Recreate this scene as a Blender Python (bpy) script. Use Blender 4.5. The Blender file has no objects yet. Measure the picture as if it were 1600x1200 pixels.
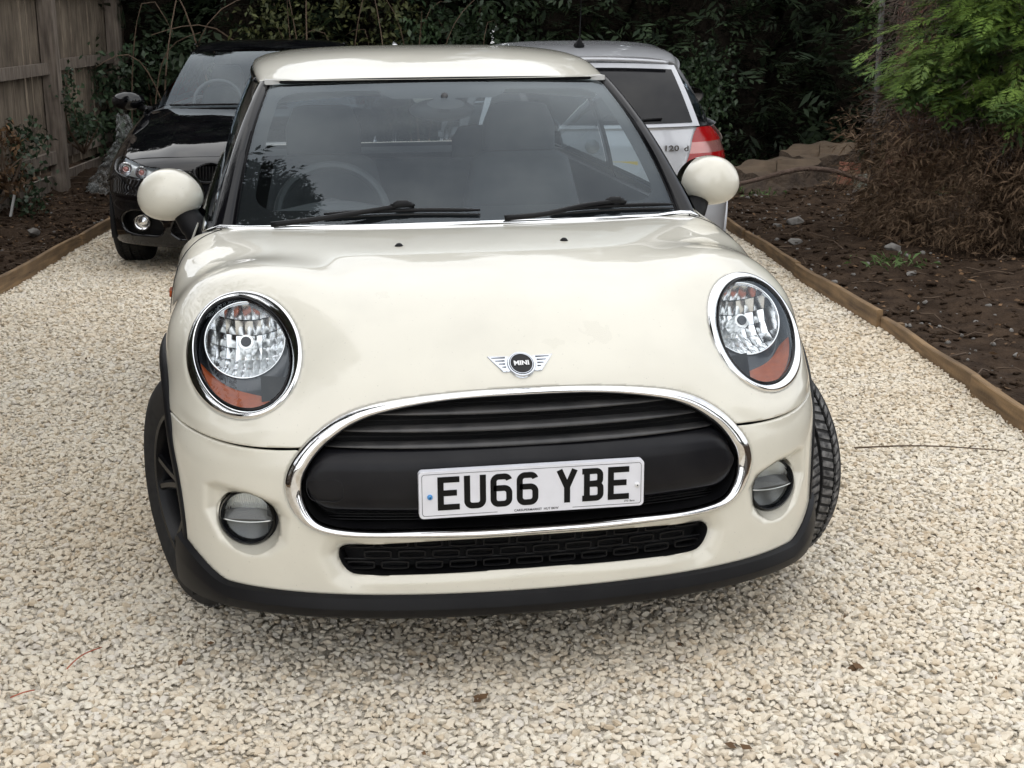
import bpy, bmesh, math, random
import numpy as np
from mathutils import Vector, Matrix
random.seed(7); RNG = np.random.default_rng(7)
PI = math.pi
SC = bpy.context.scene
COL = SC.collection
# ------------------------------------------------------------------ camera
CAM_POS = (-0.5482, -2.9686, 1.5282)
cam = bpy.data.cameras.new('camera'); cam_o = bpy.data.objects.new('camera', cam); COL.objects.link(cam_o)
cam.sensor_width = 36.0; cam.lens = 49.53; cam.clip_start = 0.05; cam.clip_end = 500
def _cam_matrix(pos, yaw, pit, roll):
    fw = np.array([math.sin(yaw)*math.cos(pit), math.cos(yaw)*math.cos(pit), -math.sin(pit)])
    r = np.array([math.cos(yaw), -math.sin(yaw), 0.0]); u = np.cross(r, fw)
    r2 = r*math.cos(roll)+u*math.sin(roll); u2 = -r*math.sin(roll)+u*math.cos(roll)
    m = Matrix(((r2[0], u2[0], -fw[0], pos[0]), (r2[1], u2[1], -fw[1], pos[1]), (r2[2], u2[2], -fw[2], pos[2]), (0, 0, 0, 1)))
    return m
cam_o.matrix_world = _cam_matrix(CAM_POS, 0.1664, 0.2581, -0.0065)
SC.camera = cam_o
# ------------------------------------------------------------------ world, sun, exposure
SUN_EL, SUN_AZ = math.radians(58), math.radians(215)      # azimuth: direction the light comes from, from +Y clockwise
world = bpy.data.worlds.new('World'); SC.world = world; world.use_nodes = True
wn, wl = world.node_tree.nodes, world.node_tree.links
wn.clear()
w_out = wn.new('ShaderNodeOutputWorld'); w_bg = wn.new('ShaderNodeBackground'); w_bg.inputs[1].default_value = 0.10
w_sky = wn.new('ShaderNodeTexSky'); w_sky.sky_type = 'NISHITA'; w_sky.sun_disc = False
w_sky.sun_elevation = SUN_EL; w_sky.sun_rotation = SUN_AZ; w_sky.air_density = 1.0; w_sky.dust_density = 2.0
w_tc = wn.new('ShaderNodeTexCoord'); w_no = wn.new('ShaderNodeTexNoise'); w_no.inputs['Scale'].default_value = 2.2
w_no.inputs['Detail'].default_value = 6; w_no.inputs['Roughness'].default_value = 0.55
w_rp = wn.new('ShaderNodeValToRGB'); w_rp.color_ramp.elements[0].position = 0.32; w_rp.color_ramp.elements[1].position = 0.62
w_rp.color_ramp.elements[0].color = (0.35, 0.35, 0.35, 1); w_rp.color_ramp.elements[1].color = (1, 1, 1, 1)
w_mx = wn.new('ShaderNodeMixRGB'); w_mx.inputs[2].default_value = (10.5, 10.55, 10.6, 1)
wl.new(w_tc.outputs['Generated'], w_no.inputs['Vector']); wl.new(w_no.outputs['Fac'], w_rp.inputs[0])
wl.new(w_rp.outputs[0], w_mx.inputs[0]); wl.new(w_sky.outputs[0], w_mx.inputs[1])
wl.new(w_mx.outputs[0], w_bg.inputs[0]); wl.new(w_bg.outputs[0], w_out.inputs[0])
sun = bpy.data.lights.new('sun', 'SUN'); sun.energy = 0.6; sun.angle = math.radians(175); sun.color = (1.0, 0.96, 0.90)
sun_o = bpy.data.objects.new('sun', sun); COL.objects.link(sun_o)
_sd = Vector((math.sin(SUN_AZ)*math.cos(SUN_EL), math.cos(SUN_AZ)*math.cos(SUN_EL), math.sin(SUN_EL)))
sun_o.rotation_euler = _sd.to_track_quat('Z', 'Y').to_euler(); sun_o.location = _sd*30
SC.view_settings.view_transform = 'Standard'; SC.view_settings.look = 'None'
SC.view_settings.exposure = 0.70; SC.view_settings.gamma = 1.0; SC.view_settings.use_curve_mapping = False
SC.render.engine = 'CYCLES'
SC.cycles.max_bounces = 6; SC.cycles.transparent_max_bounces = 12; SC.cycles.glossy_bounces = 4; SC.cycles.diffuse_bounces = 2
SC.cycles.use_adaptive_sampling = True; SC.cycles.adaptive_threshold = 0.02
SC.cycles.caustics_reflective = False; SC.cycles.caustics_refractive = False
SC.cycles.use_denoising = True
# ------------------------------------------------------------------ helpers
def nodes_of(m): return m.node_tree.nodes, m.node_tree.links
def mat(name, col, rough=0.5, metal=0.0, coat=0.0, spec=0.5, noise=None, bump=None, coat_rough=0.03, trans=0.0, ior=None):
    """noise=(scale, second colour, amount)   bump=(scale, strength, distance)"""
    m = bpy.data.materials.new(name); m.use_nodes = True
    n, l = nodes_of(m); b = n['Principled BSDF']
    b.inputs['Base Color'].default_value = (*col, 1); b.inputs['Roughness'].default_value = rough
    b.inputs['Metallic'].default_value = metal; b.inputs['Coat Weight'].default_value = coat
    b.inputs['Coat Roughness'].default_value = coat_rough; b.inputs['Specular IOR Level'].default_value = spec
    b.inputs['Transmission Weight'].default_value = trans
    if ior: b.inputs['IOR'].default_value = ior
    if noise or bump:
        tc = n.new('ShaderNodeTexCoord')
    if noise:
        t = n.new('ShaderNodeTexNoise'); t.inputs['Scale'].default_value = noise[0]; t.inputs['Detail'].default_value = 5
        r = n.new('ShaderNodeValToRGB'); r.color_ramp.elements[0].position = 0.35; r.color_ramp.elements[1].position = 0.7
        r.color_ramp.elements[1].color = (noise[2],)*3+(1,); r.color_ramp.elements[0].color = (0, 0, 0, 1)
        x = n.new('ShaderNodeMixRGB'); x.inputs[1].default_value = (*col, 1); x.inputs[2].default_value = (*noise[1], 1)
        l.new(tc.outputs['Object'], t.inputs['Vector']); l.new(t.outputs['Fac'], r.inputs[0]); l.new(r.outputs[0], x.inputs[0]); l.new(x.outputs[0], b.inputs['Base Color'])
    if bump:
        t = n.new('ShaderNodeTexNoise'); t.inputs['Scale'].default_value = bump[0]; t.inputs['Detail'].default_value = 6
        k = n.new('ShaderNodeBump'); k.inputs['Strength'].default_value = bump[1]; k.inputs['Distance'].default_value = bump[2]
        l.new(tc.outputs['Object'], t.inputs['Vector']); l.new(t.outputs['Fac'], k.inputs['Height']); l.new(k.outputs[0], b.inputs['Normal'])
    return m
def glass_mat(name, tint=(0.8, 0.85, 0.85), ior=1.5, rough=0.0, dust=0.0):
    m = bpy.data.materials.new(name); m.use_nodes = True; n, l = nodes_of(m)
    n.remove(n['Principled BSDF']); out = n['Material Output']
    ge = n.new('ShaderNodeNewGeometry'); dt = n.new('ShaderNodeVectorMath'); dt.operation = 'DOT_PRODUCT'
    l.new(ge.outputs['Incoming'], dt.inputs[0]); l.new(ge.outputs['Normal'], dt.inputs[1])
    def mth(op, a, b=None):
        q = n.new('ShaderNodeMath'); q.operation = op
        for i, v in enumerate((a, b)):
            if v is None: continue
            if isinstance(v, (int, float)): q.inputs[i].default_value = v
            else: l.new(v, q.inputs[i])
        return q.outputs[0]
    f0 = ((ior-1)/(ior+1))**2                                  # two-sided Schlick reflectance of a thin pane
    sch = mth('POWER', mth('SUBTRACT', 1.0, mth('ABSOLUTE', dt.outputs['Value'])), 5.0)
    fac = mth('ADD', mth('MULTIPLY', sch, 1-f0), f0)
    t = n.new('ShaderNodeBsdfTransparent'); t.inputs[0].default_value = (*tint, 1)
    g = n.new('ShaderNodeBsdfGlossy'); g.inputs['Roughness'].default_value = rough; g.inputs[0].default_value = (0.84, 0.93, 1.0, 1)
    x = n.new('ShaderNodeMixShader'); l.new(fac, x.inputs[0]); l.new(t.outputs[0], x.inputs[1]); l.new(g.outputs[0], x.inputs[2])
    src = x
    if dust:
        d = n.new('ShaderNodeBsdfDiffuse'); d.inputs[0].default_value = (0.6, 0.62, 0.64, 1)
        no = n.new('ShaderNodeTexNoise'); no.inputs['Scale'].default_value = 4; no.inputs['Detail'].default_value = 6
        tc = n.new('ShaderNodeTexCoord'); l.new(tc.outputs['Object'], no.inputs['Vector'])
        mm = n.new('ShaderNodeMath'); mm.operation = 'MULTIPLY'; mm.inputs[1].default_value = dust*2; l.new(no.outputs['Fac'], mm.inputs[0])
        y = n.new('ShaderNodeMixShader'); l.new(mm.outputs[0], y.inputs[0]); l.new(x.outputs[0], y.inputs[1]); l.new(d.outputs[0], y.inputs[2]); src = y
    l.new(src.outputs[0], out.inputs[0])
    return m
OFF = {}
def tag(o, label=None, cat=None, group=None, kind=None):
    if label: o['label'] = label
    if cat: o['category'] = cat
    if group: o['group'] = group
    if kind: o['kind'] = kind
    return o
def thing(name, label, cat, loc=(0, 0, 0), rotz=0.0, group=None, world_coords=True):
    o = bpy.data.objects.new(name, None); o.empty_display_size = 0.1; COL.objects.link(o)
    o.location = loc; o.rotation_euler = (0, 0, rotz)
    OFF[o.name] = np.array(loc if world_coords else (0, 0, 0), float)
    return tag(o, label, cat, group)
def mesh(name, V, F, m, parent=None, smooth=True, sharp=None):
    """V in the coordinates of the thing the piece belongs to"""
    V = np.asarray(V, float).reshape(-1, 3)
    root = parent
    while root is not None and root.parent is not None: root = root.parent
    if root is not None and root.name in OFF: V = V-OFF[root.name]
    me = bpy.data.meshes.new(name); me.from_pydata(V.tolist(), [], [tuple(int(i) for i in f) for f in F]); me.validate()
    if m: me.materials.append(m)
    if smooth:
        me.polygons.foreach_set('use_smooth', [True]*len(me.polygons))
    me.update()
    if sharp is not None and smooth:
        me.set_sharp_from_angle(angle=math.radians(sharp))
    o = bpy.data.objects.new(name, me); COL.objects.link(o)
    if parent is not None: o.parent = parent
    return o
def mesh_np(name, V, F, m, parent=None, smooth=False):
    """fast path for big meshes of equal faces"""
    V = np.asarray(V, np.float32).reshape(-1, 3); F = np.asarray(F, np.int32); k = F.shape[1]
    root = parent
    while root is not None and root.parent is not None: root = root.parent
    if root is not None and root.name in OFF: V = V-OFF[root.name].astype(np.float32)
    me = bpy.data.meshes.new(name); me.vertices.add(len(V)); me.vertices.foreach_set('co', V.ravel())
    me.loops.add(F.size); me.loops.foreach_set('vertex_index', F.ravel()); me.polygons.add(len(F))
    me.polygons.foreach_set('loop_start', np.arange(len(F), dtype=np.int32)*k)
    if smooth: me.polygons.foreach_set('use_smooth', np.ones(len(F), bool))
    me.update(calc_edges=True)
    for q in (m if isinstance(m, (list, tuple)) else [m]): me.materials.append(q)
    o = bpy.data.objects.new(name, me); COL.objects.link(o)
    if parent is not None: o.parent = parent
    return o
class MB:
    """collects shapes into one mesh"""
    def __init__(s): s.v = []; s.f = []; s.n = 0
    def add(s, V, F):
        V = np.asarray(V, float).reshape(-1, 3); s.v.append(V); s.f += [tuple(int(i)+s.n for i in f) for f in F]; s.n += len(V); return s
    def box(s, c, d, rot=None):
        x, y, z = d[0]/2, d[1]/2, d[2]/2
        V = np.array([(-x,-y,-z),(x,-y,-z),(x,y,-z),(-x,y,-z),(-x,-y,z),(x,-y,z),(x,y,z),(-x,y,z)])
        if rot is not None: V = V@np.array(rot).T
        return s.add(V+np.array(c), [(3,2,1,0),(4,5,6,7),(0,1,5,4),(1,2,6,5),(2,3,7,6),(3,0,4,7)])
    def tube(s, P, r, k=8, cap=True, up=None):
        V, F = tube(P, r, k, cap); return s.add(V, F)
    def build(s, name, m, parent=None, smooth=True, sharp=35):
        return mesh(name, np.concatenate(s.v), s.f, m, parent, smooth, sharp)
def tube(P, r, k=8, cap=True):
    P = np.asarray(P, float); n = len(P); r = np.broadcast_to(np.asarray(r, float), (n,))
    T = np.gradient(P, axis=0); T /= np.linalg.norm(T, axis=1)[:, None]+1e-12
    a = np.array([0, 0, 1.0]) if abs(T[0][2]) < .9 else np.array([1.0, 0, 0])
    N = np.zeros_like(P); N[0] = np.cross(T[0], a); N[0] /= np.linalg.norm(N[0])
    for i in range(1, n):
        v = N[i-1]-T[i]*(N[i-1]@T[i]); N[i] = v/(np.linalg.norm(v)+1e-12)
    B = np.cross(T, N); t = np.arange(k)*2*PI/k
    V = (P[:, None]+r[:, None, None]*(np.cos(t)[None, :, None]*N[:, None]+np.sin(t)[None, :, None]*B[:, None])).reshape(-1, 3)
    F = [(i*k+j, i*k+(j+1) % k, (i+1)*k+(j+1) % k, (i+1)*k+j) for i in range(n-1) for j in range(k)]
    if cap: F += [tuple(range(k-1, -1, -1)), tuple((n-1)*k+j for j in range(k))]
    return V, F
def grid_faces(n, m, closed=False):
    idx = np.arange(n*m).reshape(n, m); out = []
    J = m if closed else m-1
    a = idx[:-1, :J]; b = np.roll(idx, -1, 1)[:-1, :J]; c = np.roll(idx, -1, 1)[1:, :J]; d = idx[1:, :J]
    return np.stack([a, b, c, d], -1).reshape(-1, 4)
def spline(x, y, q):
    """natural cubic spline through (x, y), y may be a matrix"""
    x = np.asarray(x, float); y = np.asarray(y, float); q = np.asarray(q, float)
    flat = y.ndim == 1
    if flat: y = y[:, None]
    n = len(x); h = np.diff(x); A = np.eye(n); R = np.zeros((n, y.shape[1]))
    for i in range(1, n-1):
        A[i, i-1] = h[i-1]; A[i, i] = 2*(h[i-1]+h[i]); A[i, i+1] = h[i]
        R[i] = 6*((y[i+1]-y[i])/h[i]-(y[i]-y[i-1])/h[i-1])
    M = np.linalg.solve(A, R); i = np.clip(np.searchsorted(x, q)-1, 0, n-2)
    t = (q-x[i])[:, None]; u = (x[i+1]-q)[:, None]; hh = h[i][:, None]
    out = M[i]*u**3/(6*hh)+M[i+1]*t**3/(6*hh)+(y[i]/hh-M[i]*hh/6)*u+(y[i+1]/hh-M[i+1]*hh/6)*t
    return out[:, 0] if flat else out
def curve(P, n):
    P = np.asarray(P, float); s = np.concatenate([[0], np.cumsum(np.linalg.norm(np.diff(P, axis=0), axis=1))])
    d = spline(s, P, np.linspace(0, s[-1], n*4))
    s2 = np.concatenate([[0], np.cumsum(np.linalg.norm(np.diff(d, axis=0), axis=1))]); q = np.linspace(0, s2[-1], n)
    return np.stack([np.interp(q, s2, d[:, k]) for k in range(d.shape[1])], 1)
def closed_curve(P, n):
    P = np.asarray(P, float); k = len(P); E = np.concatenate([P[-4:], P, P[:4]])
    s = np.concatenate([[0], np.cumsum(np.linalg.norm(np.diff(E, axis=0), axis=1))])
    return spline(s, E, np.linspace(s[4], s[4+k], n, endpoint=False))
def chaikin(P, k=3):
    P = np.asarray(P, float)
    for _ in range(k):
        N = np.roll(P, -1, 0); P = np.stack([P*.75+N*.25, P*.25+N*.75], 1).reshape(-1, P.shape[1])
    return P
def sstep(a, b, x):
    t = np.clip((np.asarray(x, float)-a)/(b-a), 0, 1); return t*t*(3-2*t)
def lin(x, xs, ys): return np.interp(x, xs, ys)
def cut_mesh(V, F, D):
    """keep D >= 0; D = list of signed values per vertex; edges that cross zero get a vertex moved onto the crossing"""
    V = V.copy(); F = np.asarray(F)
    for k in range(len(D)):
        d = D[k].copy()
        E = np.concatenate([F[:, [0, 1]], F[:, [1, 2]], F[:, [2, F.shape[1]-1]], F[:, [F.shape[1]-1, 0]]]); E = np.unique(np.sort(E, 1), axis=0)
        a, b = E[:, 0], E[:, 1]; cr = d[a]*d[b] < 0; a, b = a[cr], b[cr]
        t = d[a]/(d[a]-d[b]); P = V[a]+(V[b]-V[a])*t[:, None]
        for w, msk in ((a, t <= .5), (b, t > .5)):
            V[w[msk]] = P[msk]; d[w[msk]] = 0
            for j in range(k+1, len(D)):
                D[j] = D[j].copy()
                o = np.where(w == a, b, a); tt = np.where(w == a, t, 1-t)
                nv = D[j][w]*(1-tt)+D[j][o]*tt; D[j][w[msk]] = nv[msk]
        keep = d >= -1e-9; kf = keep[F].sum(1)
        nf = [F[kf == F.shape[1]]]
        if F.shape[1] == 4:
            full = F[kf == 4]; part = F[kf == 3]
            tri = np.array([[i for i in f if keep[i]] for f in part]) if len(part) else np.zeros((0, 3), int)
            F = np.concatenate([full, np.concatenate([tri, tri[:, 2:3]], 1)]) if len(tri) else full
        else:
            F = nf[0]
    used = np.unique(F); mp = -np.ones(len(V), int); mp[used] = np.arange(len(used))
    F = mp[F]; return V[used], F
def clean_faces(F): return [tuple(dict.fromkeys(int(i) for i in f)) for f in F]
def vnormals(V, F):
    N = np.zeros_like(V); F = np.asarray(F)
    n = np.cross(V[F[:, 1]]-V[F[:, 0]], V[F[:, 2]]-V[F[:, 0]])
    for k in range(F.shape[1]): np.add.at(N, F[:, k], n)
    return N/(np.linalg.norm(N, axis=1)[:, None]+1e-12)
def flange(V, F, depth, flip=1):
    """turn every open edge inward"""
    F = np.asarray(F); N = vnormals(V, F)*flip; E = {}
    for f in F:
        f = list(dict.fromkeys(f))
        for i in range(len(f)):
            a, b = f[i], f[(i+1) % len(f)]; k = (min(a, b), max(a, b))
            E[k] = None if k in E else (a, b)
    ed = [e for e in E.values() if e]; vs = sorted({i for e in ed for i in e}); mp = {v: len(V)+i for i, v in enumerate(vs)}
    V2 = np.concatenate([V, V[vs]-N[vs]*depth]); F2 = [tuple(dict.fromkeys(int(i) for i in f)) for f in F]+[(b, a, mp[a], mp[b]) for a, b in ed]
    return V2, F2
def mirror(V): return np.asarray(V)*np.array([-1, 1, 1.0])
def flipf(F): return [tuple(reversed(f)) for f in F]
def inpoly_sdf(P, x, z):
    """signed distance to closed polygon P (n,2): positive outside"""
    n = len(P); best = np.full(x.shape, 1e9); ins = np.zeros(x.shape, bool)
    for i in range(n):
        a = P[i]; b = P[(i+1) % n]; e = b-a; L = e@e+1e-15
        t = np.clip(((x-a[0])*e[0]+(z-a[1])*e[1])/L, 0, 1)
        best = np.minimum(best, (x-a[0]-t*e[0])**2+(z-a[1]-t*e[1])**2)
        c = ((a[1] > z) != (b[1] > z)); 
        with np.errstate(divide='ignore', invalid='ignore'):
            xi = (b[0]-a[0])*(z-a[1])/(b[1]-a[1])+a[0]
        ins ^= c & (x < xi)
    d = np.sqrt(best); return np.where(ins, -d, d)
def text_mesh(txt, size, bold=0.0, extrude=0.002, space=1.0):
    c = bpy.data.curves.new('lettering', 'FONT'); c.body = txt; c.size = size; c.offset = bold; c.extrude = extrude; c.align_x = 'CENTER'; c.align_y = 'CENTER'; c.space_character = space
    o = bpy.data.objects.new('lettering', c); COL.objects.link(o); bpy.context.view_layer.update()
    me = bpy.data.meshes.new_from_object(o.evaluated_get(bpy.context.evaluated_depsgraph_get()))
    V = np.array([v.co[:] for v in me.vertices]); F = [tuple(p.vertices) for p in me.polygons]
    bpy.data.objects.remove(o); bpy.data.curves.remove(c); bpy.data.meshes.remove(me)
    return V, F
# ------------------------------------------------------------------ materials
def paint(name, col, rough=0.35, metal=0.0, flake=0.0, spec=0.5):
    m = mat(name, col, rough=rough, metal=metal, coat=1.0, coat_rough=0.015, spec=spec)
    n, l = nodes_of(m); b = n['Principled BSDF']
    tc = n.new('ShaderNodeTexCoord'); t = n.new('ShaderNodeTexNoise'); t.inputs['Scale'].default_value = 3.0; t.inputs['Detail'].default_value = 4
    r = n.new('ShaderNodeMapRange'); r.inputs[1].default_value = 0.3; r.inputs[2].default_value = 0.7; r.inputs[3].default_value = 0.0; r.inputs[4].default_value = 0.012
    l.new(tc.outputs['Object'], t.inputs['Vector']); l.new(t.outputs['Fac'], r.inputs[0]); l.new(r.outputs[0], b.inputs['Coat Roughness'])
    # road film and fine specks gathering low on the body
    sp = n.new('ShaderNodeTexNoise'); sp.inputs['Scale'].default_value = 160; sp.inputs['Detail'].default_value = 2
    g = n.new('ShaderNodeMapRange'); g.inputs[1].default_value = 0.70; g.inputs[2].default_value = 0.78; g.inputs[3].default_value = 0; g.inputs[4].default_value = 0.35
    big = n.new('ShaderNodeTexNoise'); big.inputs['Scale'].default_value = 6; big.inputs['Detail'].default_value = 5
    bg = n.new('ShaderNodeMapRange'); bg.inputs[1].default_value = 0.45; bg.inputs[2].default_value = 0.75; bg.inputs[3].default_value = 0; bg.inputs[4].default_value = 0.10
    ad = n.new('ShaderNodeMath'); ad.operation = 'ADD'; x = n.new('ShaderNodeMixRGB'); x.inputs[1].default_value = (*col, 1); x.inputs[2].default_value = tuple(min(1, .25*c+.06) for c in col)+(1,)
    l.new(tc.outputs['Object'], sp.inputs['Vector']); l.new(tc.outputs['Object'], big.inputs['Vector']); l.new(sp.outputs['Fac'], g.inputs[0]); l.new(big.outputs['Fac'], bg.inputs[0])
    l.new(g.outputs[0], ad.inputs[0]); l.new(bg.outputs[0], ad.inputs[1]); l.new(ad.outputs[0], x.inputs[0]); l.new(x.outputs[0], b.inputs['Base Color'])
    return m
M = {}
M['cream'] = paint('cream_paint', (0.68, 0.655, 0.565), spec=0.25)
M['blackpaint'] = paint('black_paint', (0.003, 0.003, 0.004), rough=0.4, spec=0.0)
M['silver'] = paint('silver_paint', (0.47, 0.48, 0.505), rough=0.40, metal=0.35)
M['chrome'] = mat('chrome', (0.82, 0.83, 0.85), rough=0.05, metal=1.0, noise=(90, (0.62, 0.60, 0.58), 0.5))
M['chrome_clean'] = mat('bright_chrome', (0.86, 0.87, 0.88), rough=0.06, metal=1.0)
M['plastic'] = mat('textured_black_plastic', (0.005, 0.005, 0.006), rough=0.48, spec=0.18, noise=(7, (0.011, 0.011, 0.012), 0.7), bump=(420, 0.15, 0.0006))
M['gloss'] = mat('gloss_black', (0.004, 0.004, 0.005), rough=0.10, spec=0.35)
M['satin'] = mat('satin_black', (0.005, 0.005, 0.006), rough=0.40, spec=0.18, noise=(9, (0.013, 0.013, 0.013), 0.6))
M['slat'] = mat('grille_slat_black', (0.030, 0.030, 0.031), rough=0.30, spec=0.5, noise=(16, (0.075, 0.072, 0.069), 0.7))
M['carrier'] = mat('carrier_black', (0.004, 0.004, 0.006), rough=0.34, spec=0.24, noise=(9, (0.014, 0.014, 0.015), 0.6))
M['dark'] = mat('dark_void', (0.004, 0.004, 0.005), rough=0.8)
M['rubber'] = mat('tyre_rubber', (0.020, 0.020, 0.021), rough=0.75, spec=0.25, noise=(40, (0.040, 0.039, 0.037), 0.6), bump=(60, 0.3, 0.002))
M['rubber_dusty'] = mat('tyre_tread_dusty', (0.022, 0.022, 0.023), rough=0.7, noise=(55, (0.22, 0.215, 0.21), 0.95), bump=(60, 0.3, 0.002))
M['rim'] = mat('black_alloy', (0.004, 0.004, 0.005), rough=0.25, spec=0.3)
M['glass'] = glass_mat('window_glass', (0.74, 0.81, 0.83), dust=0.003, ior=1.66)
M['tinted'] = glass_mat('tinted_glass', (0.30, 0.33, 0.34), ior=1.6)
M['lens'] = glass_mat('lamp_lens', (0.93, 0.95, 0.96))
M['reflector'] = mat('lamp_reflector', (0.88, 0.89, 0.90), rough=0.14, metal=1.0)
M['lampwall'] = mat('lamp_housing', (0.035, 0.038, 0.045), rough=0.22, metal=0.3, coat=0.4)
M['amber'] = mat('amber_plastic', (0.34, 0.062, 0.004), rough=0.3, spec=0.3, noise=(60, (0.22, 0.036, 0.004), 0.7))
M['foglass'] = mat('fog_reflector', (0.88, 0.89, 0.88), rough=0.28, metal=0.85)
M['fogdark'] = mat('fog_dark', (0.12, 0.12, 0.118), rough=0.2, metal=0.2)
M['platewhite'] = mat('plate_white', (0.74, 0.75, 0.80), rough=0.32, coat=0.3, noise=(30, (0.62, 0.62, 0.66), 0.35))
M['plateink'] = mat('plate_black', (0.006, 0.006, 0.006), rough=0.5, spec=0.15)
M['screwblue'] = mat('blue_cap', (0.06, 0.25, 0.55), rough=0.35)
M['screwwhite'] = mat('white_cap', (0.75, 0.75, 0.75), rough=0.35)
M['seat'] = mat('seat_cloth', (0.055, 0.056, 0.060), rough=0.85, noise=(14, (0.09, 0.09, 0.095), 0.6))
M['trim_in'] = mat('interior_plastic', (0.060, 0.061, 0.064), rough=0.6)
M['headliner'] = mat('headlining', (0.55, 0.55, 0.53), rough=0.9)
M['mirrorglass'] = mat('mirror_glass', (0.85, 0.88, 0.92), rough=0.01, metal=1.0)
M['redlens'] = mat('red_lens', (0.30, 0.004, 0.006), rough=0.15, coat=0.5, spec=0.3, bump=(90, 0.25, 0.002))
M['clearlens'] = mat('clear_lens', (0.40, 0.17, 0.16), rough=0.12, coat=1.0, metal=0.4, bump=(70, 0.4, 0.003))
M['badge'] = mat('badge_silver', (0.66, 0.69, 0.74), rough=0.22, metal=0.9)
# ------------------------------------------------------------------ the cream hatchback (nose at y = 0, tail towards +y)
mini = thing('hatchback_car', 'cream white three-door hatchback with oval chrome grille parked in front on the gravel', 'car', (0, 1.9, -0.023))
HW = 0.845
AX_F = (0.765, 0.292); AX_R = (3.25, 0.292); R_ARCH = 0.410
_P = np.array([(.034,.205),(.034,.228),(.033,.30),(.033,.37),(.035,.45),(.043,.53),(.068,.60),(.100,.655),(.128,.70),(.171,.742),(.25,.797),(.37,.856),(.52,.899),(.76,.928),(.95,.935),(1.075,.933)])
_k = np.arange(len(_P))
_beta = np.radians([0,0,0,0,0,4,12,20,28,38,50,64,78,88,90,90])
_h = np.array([.60,.60,.60,.60,.60,.58,.55,.52,.49,.46,.42,.38,.34,.34,.50,.74])
_cr = np.array([.065]*12+[.060,.045,.026,.012])
_n = np.array([4.4,4.4,4.4,4.4,4.4,4.4,4.3,4.3,4.3,4.4,4.7,5.2,5.8,7.0,9.5,13.0])
def nose_grid(s0, s1, ns, nu, out=0.0):
    """rows from the lip up over the nose to the windscreen, columns across the car"""
    sc = np.concatenate([[0], np.cumsum(np.linalg.norm(np.diff(_P, axis=0), axis=1))])
    s = np.linspace(sc[0]+(sc[-1]-sc[0])*s0, sc[0]+(sc[-1]-sc[0])*s1, ns)
    P = spline(sc, _P, s); be = spline(sc, _beta, s); h = np.interp(s, sc, _h); n = np.interp(s, sc, _n); cr = np.interp(s, sc, _cr)
    G = np.zeros((ns, 2*nu-1, 3)); th = np.linspace(0, PI/2, 600)
    for i in range(ns):
        e = 2/n[i]; X = HW*np.sin(th)**e; Dn = h[i]*(1-np.cos(th)**e)
        X[0] = 0; Dn[-1] = h[i]
        L = np.concatenate([[0], np.cumsum(np.hypot(np.diff(X), np.diff(Dn)))]); q = np.linspace(0, L[-1], nu)
        x = np.interp(q, L, X); dn = np.interp(q, L, Dn)
        y = P[i, 0]+.225*x*x+dn*math.cos(be[i]); z = P[i, 1]-cr[i]*x*x*math.sin(be[i])-dn*math.sin(be[i])
        G[i, nu-1:] = np.stack([x, y, z], 1); G[i, :nu] = np.stack([-x, y, z], 1)[::-1]
    return G
# headlamp ring: outer and inner ellipse
def ell(q, t):
    th, ph = q[3], q[4]; n = np.array([math.sin(ph)*math.cos(th), -math.cos(ph)*math.cos(th), math.sin(th)])
    r = np.array([math.cos(ph), math.sin(ph), 0]); u = np.cross(n, r)
    if u[2] < 0: u = -u
    ex = math.cos(q[7])*r+math.sin(q[7])*u; ey = -math.sin(q[7])*r+math.cos(q[7])*u
    return np.array(q[:3]), n, ex, ey
Q_OUT = (.6364, .3764, .7383, .8135, .6004, .1423, .2068, -.7819)
Q_IN = (.642, .3672, .7485, .842, .4492, .1119, .1843, -.6468)
RC, RN, REX, REY = ell(Q_OUT, 0)
def ring_rho(V):
    W = V*np.where(V[:, :1] < 0, -1, 1)**np.array([1, 0, 0]); d = W-RC
    a, b, c = d@REX, d@REY, d@RN
    return np.sqrt((a/Q_OUT[5])**2+(b/Q_OUT[6])**2), c
def ring_up(V):
    W = V*np.where(V[:, :1] < 0, -1, 1)**np.array([1, 0, 0]); d = W-RC; return (d@REY)/Q_OUT[6]-.5*(d@REX)/Q_OUT[5]
def conform_ring(V):
    rho, c = ring_rho(V); near = (np.abs(c) < .30) & (rho < 2.5)
    w = np.where(near, (1-sstep(0, 1, (rho-1)/(.45+.85*sstep(-.3, .9, ring_up(V)))))*(1-sstep(.12, .28, np.abs(c))), 0)
    tgt = .004*(1-sstep(1.0, 1.12, rho))            # little raised lip round the lamp
    sg = np.where(V[:, :1] < 0, -1.0, 1.0)
    return V+(w*(tgt-c))[:, None]*RN*np.concatenate([sg, np.ones_like(sg), np.ones_like(sg)], 1)
GR_OUT = np.array([(0,.692),(.177,.687),(.30,.674),(.40,.651),(.468,.615),(.515,.573),(.546,.53),(.558,.49),(.550,.443),(.52,.399),(.478,.379),(.396,.371),(.266,.369),(.12,.367),(0,.367)])
GR_IN = np.array([(0,.674),(.179,.669),(.30,.652),(.385,.628),(.447,.590),(.490,.546),(.513,.50),(.511,.447),(.485,.405),(.438,.391),(.265,.388),(.12,.387),(0,.387)])
IN_LOW = np.array([(0,.361),(.25,.356),(.40,.347),(.434,.341),(.444,.322),(.427,.285),(.40,.271),(.25,.273),(0,.279)])
def full(P): return np.concatenate([P, (P*[-1, 1])[::-1][1:-1]])
def loop(P, n):
    return closed_curve(full(P), n) if len(P) > 10 else chaikin(full(P), 3)
FOGC = (.645, .380)
FOG_DIP = np.array([(.742,.458),(.715,.470),(.64,.462),(.570,.442),(.548,.405),(.560,.345),(.600,.310),(.655,.302),(.712,.325),(.748,.39)])
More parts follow.
